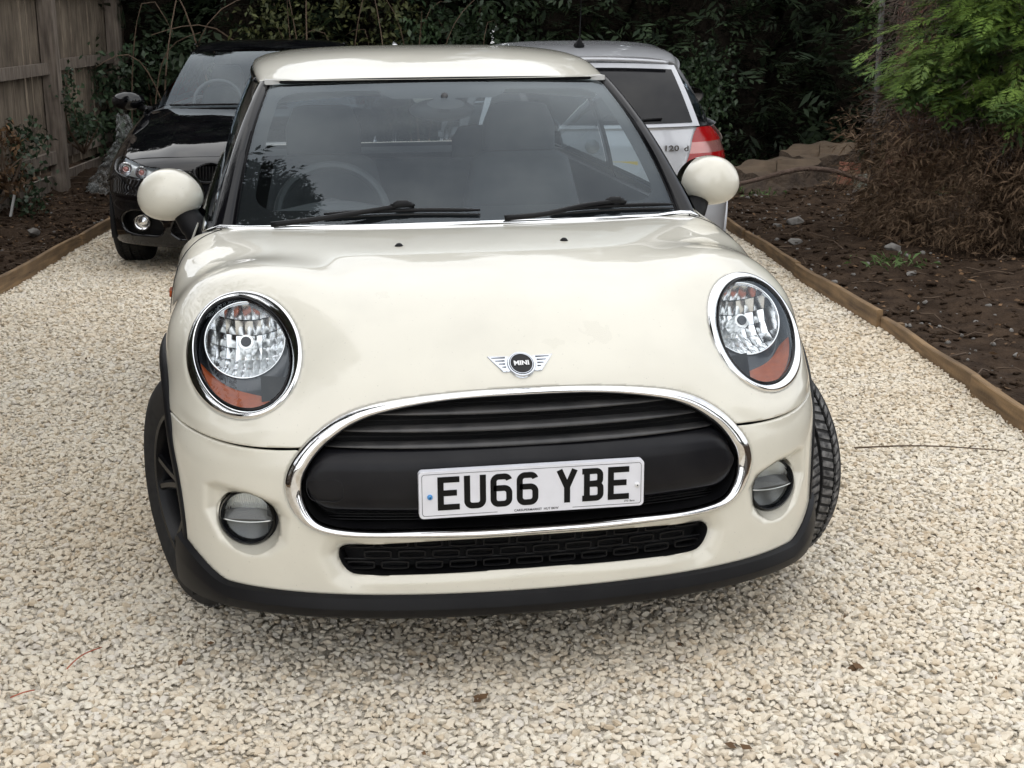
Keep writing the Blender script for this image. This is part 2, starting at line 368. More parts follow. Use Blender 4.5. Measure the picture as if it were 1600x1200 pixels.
def shutline(x): return .572+.012*np.clip((np.abs(x)-.53)/.3, 0, 1)**1.5-.010*np.sin(np.clip((np.abs(x)-.5)/.33, 0, 1)*PI)
def low_edge(x): return .2275+.075*sstep(.69, .835, np.abs(x))
def dips(V):
    x, y, z = np.abs(V[:, 0]), V[:, 1], V[:, 2]; front = (y < .5) & (z < .56)
    d1 = inpoly_sdf(FOG_DIP, x, z); dy = .036*(1-sstep(-.034, .006, d1))
    d2 = inpoly_sdf(full(IN_LOW), V[:, 0], z)
    dy = dy+.018*(1-sstep(.0, .050, d2))*sstep(.34, .46, x)+.008*(1-sstep(0, .018, d2))
    V = V.copy(); V[:, 1] += np.where(front, dy, 0); return V
_g = nose_grid(0, 1, 330, 200); NS, NU = _g.shape[:2]
_c0 = conform_ring(_g.reshape(-1, 3)); _r0, _ = ring_rho(_c0)
_w = sstep(1.06, 1.25, _r0)*(1-sstep(2.2, 3.2, _r0))*sstep(.60, .66, _c0[:, 2])*(1-sstep(.93, 1.03, _c0[:, 1])); _w = _w.reshape(NS, NU, 1)[1:-1, 1:-1]*.5; _G = _c0.reshape(NS, NU, 3)
for _ in range(260):                                    # ease the panel round the lamps into the bonnet
    _L = (_G[:-2, 1:-1]+_G[2:, 1:-1]+_G[1:-1, :-2]+_G[1:-1, 2:])/4-_G[1:-1, 1:-1]; _G[1:-1, 1:-1] += _w*_L
_V = dips(_G.reshape(-1, 3)); _F = grid_faces(NS, NU)
def arch_d(V, R=R_ARCH, ax=AX_F): return np.hypot(V[:, 1]-ax[0], V[:, 2]-ax[1])-R
_gr = inpoly_sdf(loop(GR_OUT, 160), _V[:, 0], _V[:, 2]); _gr = np.where(_V[:, 1] > .35, 1, _gr)
_lo = inpoly_sdf(loop(IN_LOW, 120), _V[:, 0], _V[:, 2]); _lo = np.where(_V[:, 1] > .35, 1, _lo)
_rho, _c = ring_rho(_V); _hl = np.where(np.abs(_c) < .08, (_rho-1.0)*.15, 1)
_fg = np.hypot(np.abs(_V[:, 0])-FOGC[0], _V[:, 2]-FOGC[1])-.073; _fg = np.where(_V[:, 1] > .45, 1, _fg)
_z = _V[:, 2]-shutline(_V[:, 0])
# rear edge of the bonnet panel: the curve of the windscreen base
V, F = cut_mesh(_V, _F, [_z-.0030, arch_d(_V), _gr, _hl]); V, F = flange(V, F, .014)
bonnet = mesh('bonnet', V, F, M['cream'], mini)
V, F = cut_mesh(_V, _F, [-_z-.0030, arch_d(_V), _gr, _lo, _fg, _V[:, 2]-low_edge(_V[:, 0])]); V, F = flange(V, F, .014)
bumper = mesh('front_bumper', V, F, M['cream'], mini)
def front_y(x, z):
    """depth of the undipped nose at (x, z)"""
    lean = np.interp(z, _P[:10, 1], _P[:10, 0]); e = 4.4; t = np.clip(np.abs(x)/HW, 0, .999)
    return lean+.225*x*x+.58*(1-(1-t**e)**(1/e))
# added black sheet: blocks light and stands for the shade behind the openings
xs = np.linspace(-.60, .60, 41); zs = np.linspace(.20, .70, 14); X, Z = np.meshgrid(xs, zs)
V = np.stack([X, front_y(X, Z)+.075, Z], -1).reshape(-1, 3)
mesh('shade_backing', V, grid_faces(14, 41), M['dark'], mini)
# bores of the fog lamps, lamps
for sg in (-1, 1):
    t = np.linspace(0, 2*PI, 64, endpoint=False); rows = []
    cx, cz = FOGC
    ysurf = np.array([front_y(cx+.073*math.cos(a), cz+.073*math.sin(a)) for a in t])
    # the lip of the bore: read from the cut surface
    ring = np.stack([cx+.0735*np.cos(t), 0*t, cz+.0735*np.sin(t)], 1)
    Vs = _V[(_V[:, 0] > 0) & (_V[:, 1] < .45)]
    for i in range(64):
        k = np.argmin((Vs[:, 0]-ring[i, 0])**2+(Vs[:, 2]-ring[i, 2])**2); ring[i, 1] = Vs[k, 1]
    ring[:, 1] = (np.roll(ring[:, 1], 1)+ring[:, 1]+np.roll(ring[:, 1], -1))/3-.002
    rows = [ring]
    for f, rr in ((.35, .0705), (.7, .0695), (1.0, .069)):
        q = ring.copy(); q[:, 0] = cx+rr*np.cos(t); q[:, 2] = cz+rr*np.sin(t); q[:, 1] = ring[:, 1]*(1-f)+.262*f; rows.append(q)
    V = np.concatenate(rows); Fb = flipf(grid_faces(4, 64, True)); V2 = V if sg > 0 else mirror(V)
    mesh('fog_lamp_recess', V2, Fb if sg < 0 else flipf(Fb), M['cream'], bumper)
    def disc(r0, y0, dome, n=10, k=48):
        rr = np.linspace(0, 1, n)[1:]; V = [(0, -dome, 0)]
        for q in rr: V += [(r0*q*math.cos(a), -dome*(1-q*q), r0*q*math.sin(a)) for a in np.arange(k)*2*PI/k]
        Fd = [(0, 1+(j+1) % k, 1+j) for j in range(k)]+[(1+i*k+j, 1+i*k+(j+1) % k, 1+(i+1)*k+(j+1) % k, 1+(i+1)*k+j) for i in range(n-2) for j in range(k)]
        return np.array(V), Fd
    def put(V):
        a = .30; c, s = math.cos(a), math.sin(a); V = np.asarray(V); W = np.stack([V[:, 0]*c-V[:, 1]*s, V[:, 0]*s+V[:, 1]*c, V[:, 2]], 1)+np.array([cx, .232, cz])
        return W if sg > 0 else mirror(W)
    ffx = (lambda f: f) if sg > 0 else flipf
    # bezel ring
    rb = []
    for rr, yy in ((.068, .012), (.068, -.006), (.064, -.012), (.0605, -.008), (.060, .012)): rb.append(np.stack([rr*np.cos(t), 0*t+yy, rr*np.sin(t)], 1))
    fog = mesh('fog_lamp', put(np.concatenate(rb)), ffx(grid_faces(5, 64, True)), M['gloss'], mini, sharp=40)
    Vd, Fd = disc(.0605, 0, .012); mesh('lens', put(Vd+[0, -.004, 0]), ffx(Fd), M['lens'], fog)
    # upper fluted half, dark lower half, shelf between
    mb = MB()
    for j in range(22):
        x0 = -.058+.116*j/22; x1 = -.058+.116*(j+1)/22
        for zz0, zz1, yy0, yy1 in ((.010, .032, .020, .010), (.032, .058, .010, .004)):
            zt0 = min(zz1, math.sqrt(max(.0595**2-x0*x0, 1e-6))); zt1 = min(zz1, math.sqrt(max(.0595**2-x1*x1, 1e-6)))
            if zt0 < zz0 and zt1 < zz0: continue
            xm = (x0+x1)/2; mb.add([(x0, yy0, zz0), (xm, yy0-.004, zz0), (xm, yy1-.004, max(zz0, (zt0+zt1)/2)), (x0, yy1, max(zz0, zt0)), (x1, yy0, zz0), (x1, yy1, max(zz0, zt1))], [(0, 1, 2, 3), (1, 4, 5, 2)])
    o = mb.build('reflector', M['foglass'], fog, smooth=False); 
    w = len(o.data.vertices); arr = np.array([v.co[:] for v in o.data.vertices])+OFF[mini.name]; arr = put(arr)-OFF[mini.name]
    o.data.vertices.foreach_set('co', arr.ravel()); o.data.update()
    Vd, Fd = disc(.060, 0, -.014); mesh('back_plate', put(Vd+[0, .012, 0]), ffx(Fd), M['fogdark'], fog)
    xs = np.linspace(-.059, .059, 25); up = .012*np.sqrt(np.clip(1-(xs/.059)**2, 0, 1)); V = np.concatenate([np.stack([xs, 0*xs-.004, -.006+0*xs], 1), np.stack([xs, 0*xs+.012, up+.006], 1)])
    mesh('divider', put(V), ffx(grid_faces(2, 25)), M['fogdark'], fog)
    V, Fv = tube(np.stack([xs*.99, 0*xs-.006-.006*(1-(xs/.059)**2), -.006+0*xs-.004*(1-(xs/.059)**2)], 1), .0016, 6); mesh('rib', put(V), ffx(Fv), M['foglass'], fog)
# ---- chrome grille surround: a rounded band between the two outlines
N = 220
def resample(c, n):
    c = np.concatenate([c, c[:1]]); s = np.concatenate([[0], np.cumsum(np.linalg.norm(np.diff(c, axis=0), axis=1))]); q = np.linspace(0, s[-1], n, endpoint=False)
    return np.stack([np.interp(q, s, c[:, 0]), np.interp(q, s, c[:, 1])], 1)
# equal-angle correspondence from the centre
def by_angle(c, n, ctr):
    a = np.arctan2(c[:, 1]-ctr[1], (c[:, 0]-ctr[0])*.42); o = np.argsort(a); a = a[o]; c = c[o]
    t = np.linspace(-PI, PI, n, endpoint=False); A = np.concatenate([a-2*PI, a, a+2*PI]); C = np.concatenate([c, c, c])
    return np.stack([np.interp(t, A, C[:, 0]), np.interp(t, A, C[:, 1])], 1)
co = by_angle(loop(GR_OUT, 1200), N, (0, .52)); ci = by_angle(loop(GR_IN, 1200), N, (0, .52))
rows = []
for f, dy in ((0.0, .016), (-.006, .004), (.03, -.004), (.12, -.010), (.30, -.014), (.52, -.014), (.74, -.010), (.90, -.003), (1.0, .006), (1.0, .045)):
    c = co*(1-f)+ci*f if f >= 0 else co
    rows.append(np.stack([c[:, 0], front_y(c[:, 0], c[:, 1])+dy, c[:, 1]], 1))
grille = mesh('grille_surround', np.concatenate(rows), flipf(grid_faces(len(rows), N, True)), M['chrome'], mini)
# black liner just inside, slats, number plate carrier
ca = by_angle(loop(GR_IN, 1200), N, (0, .52)); rows = []
for f, dy in ((1.0, .010), (.985, .030), (.97, .07)):
    c = (ca-[0, .52])*f+[0, .52]; rows.append(np.stack([c[:, 0], front_y(c[:, 0], c[:, 1])+dy, c[:, 1]], 1))
mesh('grille_liner', np.concatenate(rows), flipf(grid_faces(3, N, True)), M['satin'], mini)
for z0, xe in ((.640, .372), (.6055, .430), (.571, .463)):
    xs = np.linspace(-xe, xe, 61); ta = np.sqrt(np.clip(1-(np.abs(xs)/xe)**2.6, 0, 1)); rows = []
    for dz, dy in ((0.008, .034), (.0075, .012), (.002, .002), (-.0030, .001), (-.0060, .010), (-.005, .030)):
        rows.append(np.stack([xs, front_y(xs, z0)+.012+dy*(1.0)+(1-ta)*.015, z0+dz*ta], 1))
    mesh('grille_slat', np.concatenate(rows), flipf(grid_faces(6, 61)), M['slat'], mini)
# fine mesh bars behind the slats and under the carrier
for z0 in (.655, .622, .588, .397, .404, .411):
    w = .36 if z0 > .65 else .43 if z0 > .6 else .46
    xs = np.linspace(-w, w, 31); V, Fv = tube(np.stack([xs, front_y(xs, z0)+.045, 0*xs+z0], 1), .0022, 5); mesh('grille_bar', V, Fv, M['satin'], mini)
# carrier: smooth black moulding
xs = np.linspace(-.508, .508, 81); rows = []
for f, dy in ((0, .06), (.0, .030), (.03, .022), (.11, .008), (.17, .001), (.30, -.003), (.7, -.004), (.9, .0), (.97, .010), (1.0, .03), (1.0, .06)):
    zt = np.interp(np.abs(xs), [0, .455, .478, .495, .505, .508], [.568, .563, .555, .535, .512, .499]); zb = np.interp(np.abs(xs), [0, .455, .478, .495, .505, .508], [.418, .423, .430, .446, .466, .482])
    z = zt*(1-f)+zb*f; rows.append(np.stack([xs, front_y(xs, np.minimum(z, .5))+.008+dy, z], 1))
carrier = mesh('plate_carrier', np.concatenate(rows), flipf(grid_faces(len(rows), 81)), M['carrier'], mini)
# tow-eye cover: thin groove line
c = closed_curve([(-.503,.497),(-.47,.501),(-.440,.502),(-.428,.494),(-.424,.478),(-.427,.461),(-.438,.453),(-.47,.452),(-.496,.455)], 60)
c = np.concatenate([c, c[:1]]); V, Fv = tube(np.stack([c[:, 0], front_y(c[:, 0], c[:, 1])+.0035, c[:, 1]], 1), .0011, 4, False); mesh('tow_eye_cover_seam', V, Fv, M['dark'], carrier)
# ---- lower intake: moulded honeycomb of long cells
mb = MB()
for r_, z0 in enumerate((.3425, .3165, .2905)):
    for j in range(-7, 8):
        x0 = j*.078+(.039 if r_ == 1 else 0)
        if abs(x0) > .405: continue
        w, h = .030, .0085; t = np.arange(24)*2*PI/24
        px = x0+np.clip(np.cos(t)*1.35, -1, 1)*w; pz = z0+np.sign(np.sin(t))*np.abs(np.sin(t))**.7*h
        px = np.append(px, px[0]); pz = np.append(pz, pz[0])
        zz = pz-.0*px; mb.tube(np.stack([px, front_y(px, zz)+.030, zz], 1), .0026, 5, False)
        mb.tube(np.stack([px, front_y(px, zz)+.036, zz], 1), .0026, 5, False)
for z0 in (.3295, .3035):
    xs = np.linspace(-.43, .43, 60); mb.tube(np.stack([xs, front_y(xs, z0)+.034, z0+.004*np.sign(np.sin(xs*2*PI/.078*1.0))*0], 1), .0022, 5)
mb.build('intake_mesh', M['satin'], mini)
c1 = loop(IN_LOW, 160); rows = []
for f, dy in ((1.0, .012), (.985, .02), (.97, .07)):
    c = (c1-[0, .316])*[f, .5+.5*f]+[0, .316]; rows.append(np.stack([c[:, 0], front_y(c[:, 0], c[:, 1])+dy, c[:, 1]], 1))
mesh('intake_frame', np.concatenate(rows), flipf(grid_faces(3, len(c1), True)), M['satin'], mini, sharp=40)
# ---- black lower lip
xs = np.linspace(0, 1, 90); e = 4.4; th = np.linspace(0, PI/2, 500); X = HW*np.sin(th)**(2/e); Dn = .6*(1-np.cos(th)**(2/e)); L = np.concatenate([[0], np.cumsum(np.hypot(np.diff(X), np.diff(Dn)))]); X = np.interp(xs*L[-1], L, X); Dn = np.interp(xs*L[-1], L, Dn)
rows = []
for dy, z in ((.012, .2285), (-.004, .2275), (-.012, .222), (-.019, .203), (-.020, .197), (-.010, .178), (.004, .167), (.03, .162), (.12, .163)):
    y = .034+.225*X*X+Dn*(1 if z > .215 else .965)+dy; sx = X*(1+.012*(z < .225)); wt = np.clip((z-.165)/.06, 0, 1); zz = z+(low_edge(X)-.2275)*wt-.004*sstep(.55, .80, X)*(1-wt)
    rows.append(np.concatenate([np.stack([-sx, y, zz], 1)[::-1][:-1], np.stack([sx, y, zz], 1)]))
V = np.concatenate(rows); Fl = flipf(grid_faces(len(rows), 179)); V, Fl = cut_mesh(V, Fl, [arch_d(V, .378)])
mesh('lower_lip', V, clean_faces(Fl), M['plastic'], mini, sharp=28)
# ---- black wheel-arch cladding (four) and wheel wells
def side_x(y, z):
    """half width of the body side"""
    w = np.interp(z, [.10, .17, .25, .45, .62, .75, .86, .92, .96], [.79, .815, .834, .845, .845, .835, .802, .772, .748])
    return w-.10*sstep(3.35, 3.82, y)*0
_half = _V[_V[:, 0] > .55]
def body_x(y, z):
    """outer surface of the nose panels at (y, z), read from the mesh"""
    i = [np.argmin((_half[:, 1]-a)**2+(_half[:, 2]-b)**2-.0002*_half[:, 0]) for a, b in zip(y, z)]
    return _half[i, 0]
def smooth1(v, k=5):
    for _ in range(k): v = np.concatenate([v[:1], (v[:-2]+2*v[1:-1]+v[2:])/4, v[-1:]])
    return v
for ax in (AX_F, AX_R):
    a = np.linspace(math.radians(-16), math.radians(200), 100)
    ye, ze_a = ax[0]-(R_ARCH+.004)*np.cos(a), ax[1]+(R_ARCH+.004)*np.sin(a)
    xe = np.where((ye < 1.22), body_x(ye, np.maximum(ze_a, .21)), side_x(ye, ze_a)) if ax is AX_F else side_x(ye, ze_a)
    xe = smooth1(np.minimum(xe, .846), 12)
    for sg in (-1, 1):
        rows = []
        for r, dx in ((.420, -.012), (.418, .004), (.413, .014), (.398, .024), (.383, .024), (.375, .014), (.373, -.06)):
            rows.append(np.stack([sg*(xe+dx*np.where(dx > 0, .42+.35*sstep(.15, 1.1, a), 1)), ax[0]-r*np.cos(a), ax[1]+r*np.sin(a)], 1))
        Fa = grid_faces(7, 100); mesh('wheel_arch_trim', np.concatenate(rows), Fa if sg > 0 else flipf(Fa), M['plastic'], mini, sharp=40)
        a2 = np.linspace(math.radians(-30), math.radians(210), 40); rows = [np.stack([0*a2+sg*x, ax[0]-.375*np.cos(a2), ax[1]+.375*np.sin(a2)], 1) for x in (.43, .80)]
        rows = [np.stack([0*a2+sg*.43, ax[0]-.01*np.cos(a2), ax[1]+.01*np.sin(a2)], 1)]+rows
        mesh('wheel_well', np.concatenate(rows), grid_faces(3, 40), M['dark'], mini)
# ---- headlamps
def rim_pts(t):
    C = np.array([.634, .450, .7565]); m = np.array([.10, -.86, .50]); m /= np.linalg.norm(m)
    a = np.cross([0, 0, 1.0], m); a /= np.linalg.norm(a); a = a if a[0] > 0 else -a; b = np.cross(m, a); b = b if b[2] > 0 else -b
    return C, m, a, b
IC, INr, IEX, IEY = ell(Q_IN, 0)
for sg in (-1, 1):
    K = 120; t = np.arange(K)*2*PI/K
    mir = (lambda V: np.asarray(V)) if sg > 0 else mirror
    ff = (lambda f: f) if sg < 0 else flipf
    eo = RC+np.outer(np.cos(t), Q_OUT[5]*REX)+np.outer(np.sin(t), Q_OUT[6]*REY)
    # the two ellipses are turned against each other: match them by angle in the outer frame
    d = lambda tt: IC+np.outer(np.cos(tt), Q_IN[5]*IEX)+np.outer(np.sin(tt), Q_IN[6]*IEY)
    tf = np.linspace(0, 2*PI, 1440, endpoint=False); pf = d(tf)-RC; an = np.arctan2(pf@REY/Q_OUT[6], pf@REX/Q_OUT[5])
    ei = np.array([d([tf[np.argmin(np.abs(np.angle(np.exp(1j*(an-q)))))]])[0] for q in t])
    rows = []
    for f, k in ((-.008, -.012), (0, .004), (.06, .0105), (.25, .0125), (.5, .0100), (.75, .0055), (.93, 0.0), (1.0, -.006), (1.0, -.03)):
        rows.append(eo*(1-f)+ei*f+RN*k)
    lamp = mesh('headlamp', mir(np.concatenate(rows)), ff(grid_faces(len(rows), K, True)), M['chrome_clean'], mini)
    lamp['label'] = 'headlamp with chrome ring and amber indicator'
    # black seal and lens dome
    dd = [d(tf[[np.argmin(np.abs(np.angle(np.exp(1j*(an-q)))))]])[0] for q in t]
    ei = np.array(dd); sh = lambda f, k: IC+(ei-IC)*f+INr*k
    mesh('seal', mir(np.concatenate([sh(1.0, -.006), sh(.990, .002), sh(.972, .003), sh(.960, -.004), sh(.955, -.02)])), ff(grid_faces(5, K, True)), M['gloss'], lamp)
    rows = [sh(f, -.004+.024*(1-f*f)) for f in np.linspace(.968, .04, 12)]; V = np.concatenate(rows); Fl = grid_faces(12, K, True).tolist()+[list(range(11*K, 12*K))]
    mesh('lens', mir(V), ff(Fl), M['lens'], lamp)
    # funnel from the seal to the reflector
    C, m, a, b = rim_pts(t); R0 = .097
    best = np.arctan2((ei-C)@b, (ei-C)@a); rim = C+R0*(np.outer(np.cos(best), a)+np.outer(np.sin(best), b))
    fun = lambda f, k=0: sh(.957, -.018)*(1-f)+rim*f-INr*(.030*math.sin(PI*min(f, 1)))+INr*k
    mesh('housing', mir(np.concatenate([fun(f) for f in np.linspace(0, 1, 14)])), ff(grid_faces(14, K, True)), M['lampwall'], lamp)
    # chrome bezel round the reflector
    tt = np.arange(96)*2*PI/96; cir = lambda r, dp: C+r*(np.outer(np.cos(tt), a)+np.outer(np.sin(tt), b))+m*dp
    mesh('bezel', mir(np.concatenate([cir(.1005, -.004), cir(.0995, .006), cir(.0970, .008), cir(.0945, .004), cir(.0935, -.006)])), ff(grid_faces(5, 96, True)), M['chrome_clean'], lamp)
    # faceted bowl: upright columns of mirror tiles, each slightly bowed
    mb = MB(); nc, nrw, q_ = 9, 6, 4
    for ic in range(nc):
        for ir in range(nrw):
            u0, u1 = -.096+.192*ic/nc, -.096+.192*(ic+1)/nc; w0, w1 = -.096+.192*ir/nrw, -.096+.192*(ir+1)/nrw; uc, wc = (u0+u1)/2, (w0+w1)/2
            if max(0, abs(uc)-.011)**2+max(0, abs(wc)-.016)**2 > .0946**2: continue
            uu, ww = np.meshgrid(np.linspace(u0, u1, q_), np.linspace(w0, w1, q_)); base = -.075*(1-(uc**2+wc**2)/.0945**2); gx_, gz_ = .15*uc/.0945**2, .15*wc/.0945**2
            dep = base+gx_*(uu-uc)*.75+gz_*(ww-wc)*.75+.0016*(1-((uu-uc)/(u1-u0)*2)**2)+.0012*(1-((ww-wc)/(w1-w0)*2)**2)+.0005*((ic*7+ir*3) % 4-1.5)
            Vt = (C+np.outer(uu.ravel(), a)+np.outer(ww.ravel(), b)+np.outer(dep.ravel(), m)); Ft = grid_faces(q_, q_)
            rr_ = .0946-np.hypot(uu, ww).ravel()
            if (rr_ < 0).any():
                if (rr_ < 0).all(): continue
                Vt, Ft = cut_mesh(Vt, Ft, [rr_])
            if len(Ft): mb.add(mir(Vt), ff(clean_faces(Ft)))
    mb.build('reflector', M['reflector'], lamp, sharp=25)['kind'] = 'stuff'
    Vd_, Fd_ = tube([C-m*.085, C-m*.084], [.096, .0955], 40); mesh('reflector_back', mir(Vd_), ff(flipf(Fd_)), M['lampwall'], lamp)
    V, Fv = tube([C-m*.075, C-m*.02, C-m*.012, C-m*.010], [.021, .021, .018, .001], 32); mesh('bulb_shield', mir(V), ff(flipf(Fv)), M['foglass'], lamp, sharp=40)
    V, Fv = tube([C-m*.0095, C-m*.0065, C-m*.006], [.013, .012, .001], 32); mesh('bulb_cap', mir(V), ff(flipf(Fv)), M['lampwall'], lamp, sharp=40)
    # amber turn indicator: crescent low in the lamp
    ae = np.arctan2((ei-IC)@IEY/Q_IN[6], (ei-IC)@IEX/Q_IN[5]); qs = np.radians(np.linspace(14, -128, 61)); rows = []
    idx = [np.argmin(np.abs(np.angle(np.exp(1j*(ae-q))))) for q in qs]
    wv = np.array([.06+.50*math.sin(PI*k/60)**.8 for k in range(61)])
    for f in np.linspace(0, 1, 8):
        rows.append(IC+(d(qs)-IC)*(.945-wv*f*.78)[:, None]+INr*(-.020-.035*f))
    mesh('indicator', mir(np.concatenate(rows)), (flipf if sg < 0 else (lambda f: f))(grid_faces(8, 61)), M['amber'], lamp)
# ---- number plate
PZ, PY = .479, .018
def rrect(w, h, r, k=6):
    P = []
    for cx, cz, a0 in ((w-r, h-r, 0), (-w+r, h-r, 90), (-w+r, -h+r, 180), (w-r, -h+r, 270)):
        P += [(cx+r*math.cos(math.radians(a0+90*i/k)), cz+r*math.sin(math.radians(a0+90*i/k))) for i in range(k+1)]
    return np.array(P)
def slab(P, y0, y1, bev=.0008):
    n = len(P); ctr = P.mean(0); Pi = ctr+(P-ctr)*(1-bev/np.abs(P-ctr).max())
    V = np.concatenate([np.stack([P[:, 0], 0*P[:, 0]+y1, P[:, 1]], 1), np.stack([P[:, 0], 0*P[:, 0]+y0+bev, P[:, 1]], 1), np.stack([Pi[:, 0], 0*P[:, 0]+y0, Pi[:, 1]], 1)])
    return V, [tuple(i+2*n for i in range(n))]+[(i, (i+1) % n, n+(i+1) % n, n+i) for i in range(n)]+[(n+i, n+(i+1) % n, 2*n+(i+1) % n, 2*n+i) for i in range(n)]
pr = rrect(.26, .0555, .010); V, Fv = slab(pr+[0, PZ], PY, PY+.02); plate = mesh('number_plate', V, Fv, M['platewhite'], mini, sharp=30)
plate['label'] = 'white number plate reading EU66 YBE'
# thin printed border (broken at the lower edge for the supplier line)
o_ = rrect(.2535, .0495, .007); i_ = rrect(.2525, .0485, .0062); mb = MB(); n = len(o_)
for k in range(n):
    q = (k+1) % n; A = [o_[k], o_[q], i_[q], i_[k]]
    if abs(A[0][1]-A[1][1]) < 1e-6 and A[0][1] < 0:        # lower edge: two short runs
        for x0, x1 in ((-.2460, -.082), (.092, .2460)):
            mb.add([(x0, PY-.0006, PZ-.0495), (x1, PY-.0006, PZ-.0495), (x1, PY-.0006, PZ-.0485), (x0, PY-.0006, PZ-.0485)], [(0, 1, 2, 3)])
        continue
    mb.add([(p[0], PY-.0006, p[1]+PZ) for p in A], [(0, 1, 2, 3)])
mb.build('border_line', M['plateink'], plate, smooth=False)
SW = .0140
def stroke(P, w=SW, closed=False):
    """flat mitred ribbon"""
    P = np.asarray(P, float); n = len(P); L = []; 
    for i in range(n):
        a = P[i-1] if (i > 0 or closed) else None; c = P[(i+1) % n] if (i < n-1 or closed) else None
        d1 = (P[i]-a) if a is not None else (c-P[i]); d2 = (c-P[i]) if c is not None else (P[i]-a)
        d1 = d1/np.linalg.norm(d1); d2 = d2/np.linalg.norm(d2); nn = np.array([-d1[1]-d2[1], d1[0]+d2[0]]); nn /= np.linalg.norm(nn)
        k = w/2/max(.4, nn@np.array([-d1[1], d1[0]])); L.append((P[i]+nn*k, P[i]-nn*k))
    V = [p for ab in L for p in ab]; m_ = n if closed else n-1
    return np.array(V), [(2*i, 2*i+1, 2*((i+1) % n)+1, 2*((i+1) % n)) for i in range(m_)]
def arc(cx, cz, r, a0, a1, k=8): return [(cx+r*math.cos(math.radians(a0+(a1-a0)*i/k)), cz+r*math.sin(math.radians(a0+(a1-a0)*i/k))) for i in range(k+1)]
GW, GH = .050, .079; hw, hh, s2 = GW/2, GH/2, SW/2
def glyph(ch):
    l, r, b, t = -hw+s2, hw-s2, -hh+s2, hh-s2
    if ch == 'E': return [([(l, -hh), (l, hh)], 0), ([(-hw, t), (hw, t)], 0), ([(-hw, 0.001), (hw-.006, 0.001)], 0), ([(-hw, b), (hw, b)], 0)]
    if ch == 'U': return [([(l, hh)]+arc(l+.012, b+.012, .012, 180, 270)+arc(r-.012, b+.012, .012, 270, 360)+[(r, hh)], 0)]
    if ch == '6': return [(arc(r-.011, t-.011, .011, 15, 90)[0:]+arc(l+.012, t-.012, .012, 90, 180)+arc(l+.012, b+.012, .012, 180, 270)+arc(r-.012, b+.012, .012, 270, 360)+arc(r-.012, .005-.012, .012, 0, 90)+[(l, .005)], 0)]
    if ch == 'Y': return [([(-hw+s2*1.0, hh), (0, -.002)], 0), ([(hw-s2*1.0, hh), (0, -.002)], 0), ([(0, .004), (0, -hh)], 0)]
    if ch == 'B': return [([(l+.004, -hh), (l+.004, hh)], 0), ([(-hw, t)]+[(r-.012, t)]+arc(r-.0105, t-.0095, .0095, 90, 0)+arc(r-.0105, .0125, .0095, 0, -90)+[(-hw+.006, .002)], 0), ([(-hw+.006, .002)]+arc(r-.0105, -.009, .0105, 90, 0)+arc(r-.0105, b+.0105, .0105, 0, -90)+[(-hw, b)], 0)]
x = -.193; xs_ = []
for ch in 'EU66 YBE':
    if ch == ' ': x += .0315; continue
    mb = MB()
    for Pst, cl in glyph(ch):
        V, Fv = stroke(Pst); mb.add(np.stack([V[:, 0]+x, 0*V[:, 0]+PY-.0008-.00012*len(mb.v), V[:, 1]+PZ+.0025], 1), flipf(Fv))
    mb.build('character', M['plateink'], plate, smooth=False); x += GW+.0102
for xx, zz, mm, nm in ((-.2355, PZ-.004, 'screwblue', 'blue screw cap on the number plate'), (.2435, PZ-.004, 'screwwhite', 'white screw cap on the number plate')):
    V, Fv = tube([(xx, PY+.002, zz), (xx, PY-.003, zz), (xx, PY-.0055, zz), (xx, PY-.006, zz)], [.0062, .0062, .0042, .0004], 16); so = mesh('screw_cap', V, flipf(Fv), M[mm], plate, sharp=50)
    V, Fv = tube([(xx, PY-.0055, zz), (xx, PY-.0068, zz)], [.0018, .0016], 10); mesh('screw_slot', V, flipf(Fv), M['plateink'], so)
for txt, cx, cz, sz in (('CARSUPERMARKET  HUT BKW', .008, PZ-.0485, .0075), ('LTD  Barm', .226, PZ-.0420, .0055)):
    V, Fv = text_mesh(txt, sz, .00012, 0); mesh('small_print', np.stack([V[:, 0]+cx, 0*V[:, 0]+PY-.0006, V[:, 1]+cz], 1), Fv, M['plateink'], plate, smooth=False)
# ---- winged badge on the nose
BC = np.array([0, .169, .7275]); bn = np.array([0, -.58, .81]); bn /= np.linalg.norm(bn); bu = np.array([0, .81, .58]); bu /= np.linalg.norm(bu); bx = np.array([1.0, 0, 0])
def onb(P, k): P = np.asarray(P, float); return BC+np.outer(P[:, 0], bx)+np.outer(P[:, 1], bu)+bn*np.reshape(k, (-1, 1))
BK = .012
wing = [(.028,.026),(.078,.0285),(.068,.012),(.054,-.008),(.046,-.020),(.039,-.0215),(.030,-.020),(.018,-.012)]
badge = None
for sg in (-1, 1):
    P = np.array(wing)*[sg, 1.0]; n = len(P); c = P.mean(0); Pi = c+(P-c)*.94
    V = np.concatenate([onb(P, -.006), onb(P, BK-.001), onb(Pi, BK)]); Fw = [tuple(range(2*n, 3*n))]+[(i, (i+1) % n, n+(i+1) % n, n+i) for i in range(n)]+[(n+i, n+(i+1) % n, 2*n+(i+1) % n, 2*n+i) for i in range(n)]
    w = mesh('badge_wing', V, Fw if sg < 0 else flipf(Fw), M['badge'], mini, sharp=25)
    for k, (z0, x0, x1) in enumerate(((.0215, .036, .068), (.0120, .038, .060), (.0025, .038, .053), (-.0070, .037, .046))):
        V = onb(np.array([(sg*x0, z0+.0016), (sg*x1, z0+.0006), (sg*x1, z0-.0006), (sg*x0, z0-.0020)]), BK+.0007); mesh('wing_groove', V, [(0, 1, 2, 3)] if sg < 0 else [(3, 2, 1, 0)], M['lampwall'], w, smooth=False)
t = np.arange(64)*2*PI/64; ci_ = lambda r, k: onb(np.stack([r*np.cos(t), r*1.12*np.sin(t)], 1), k)
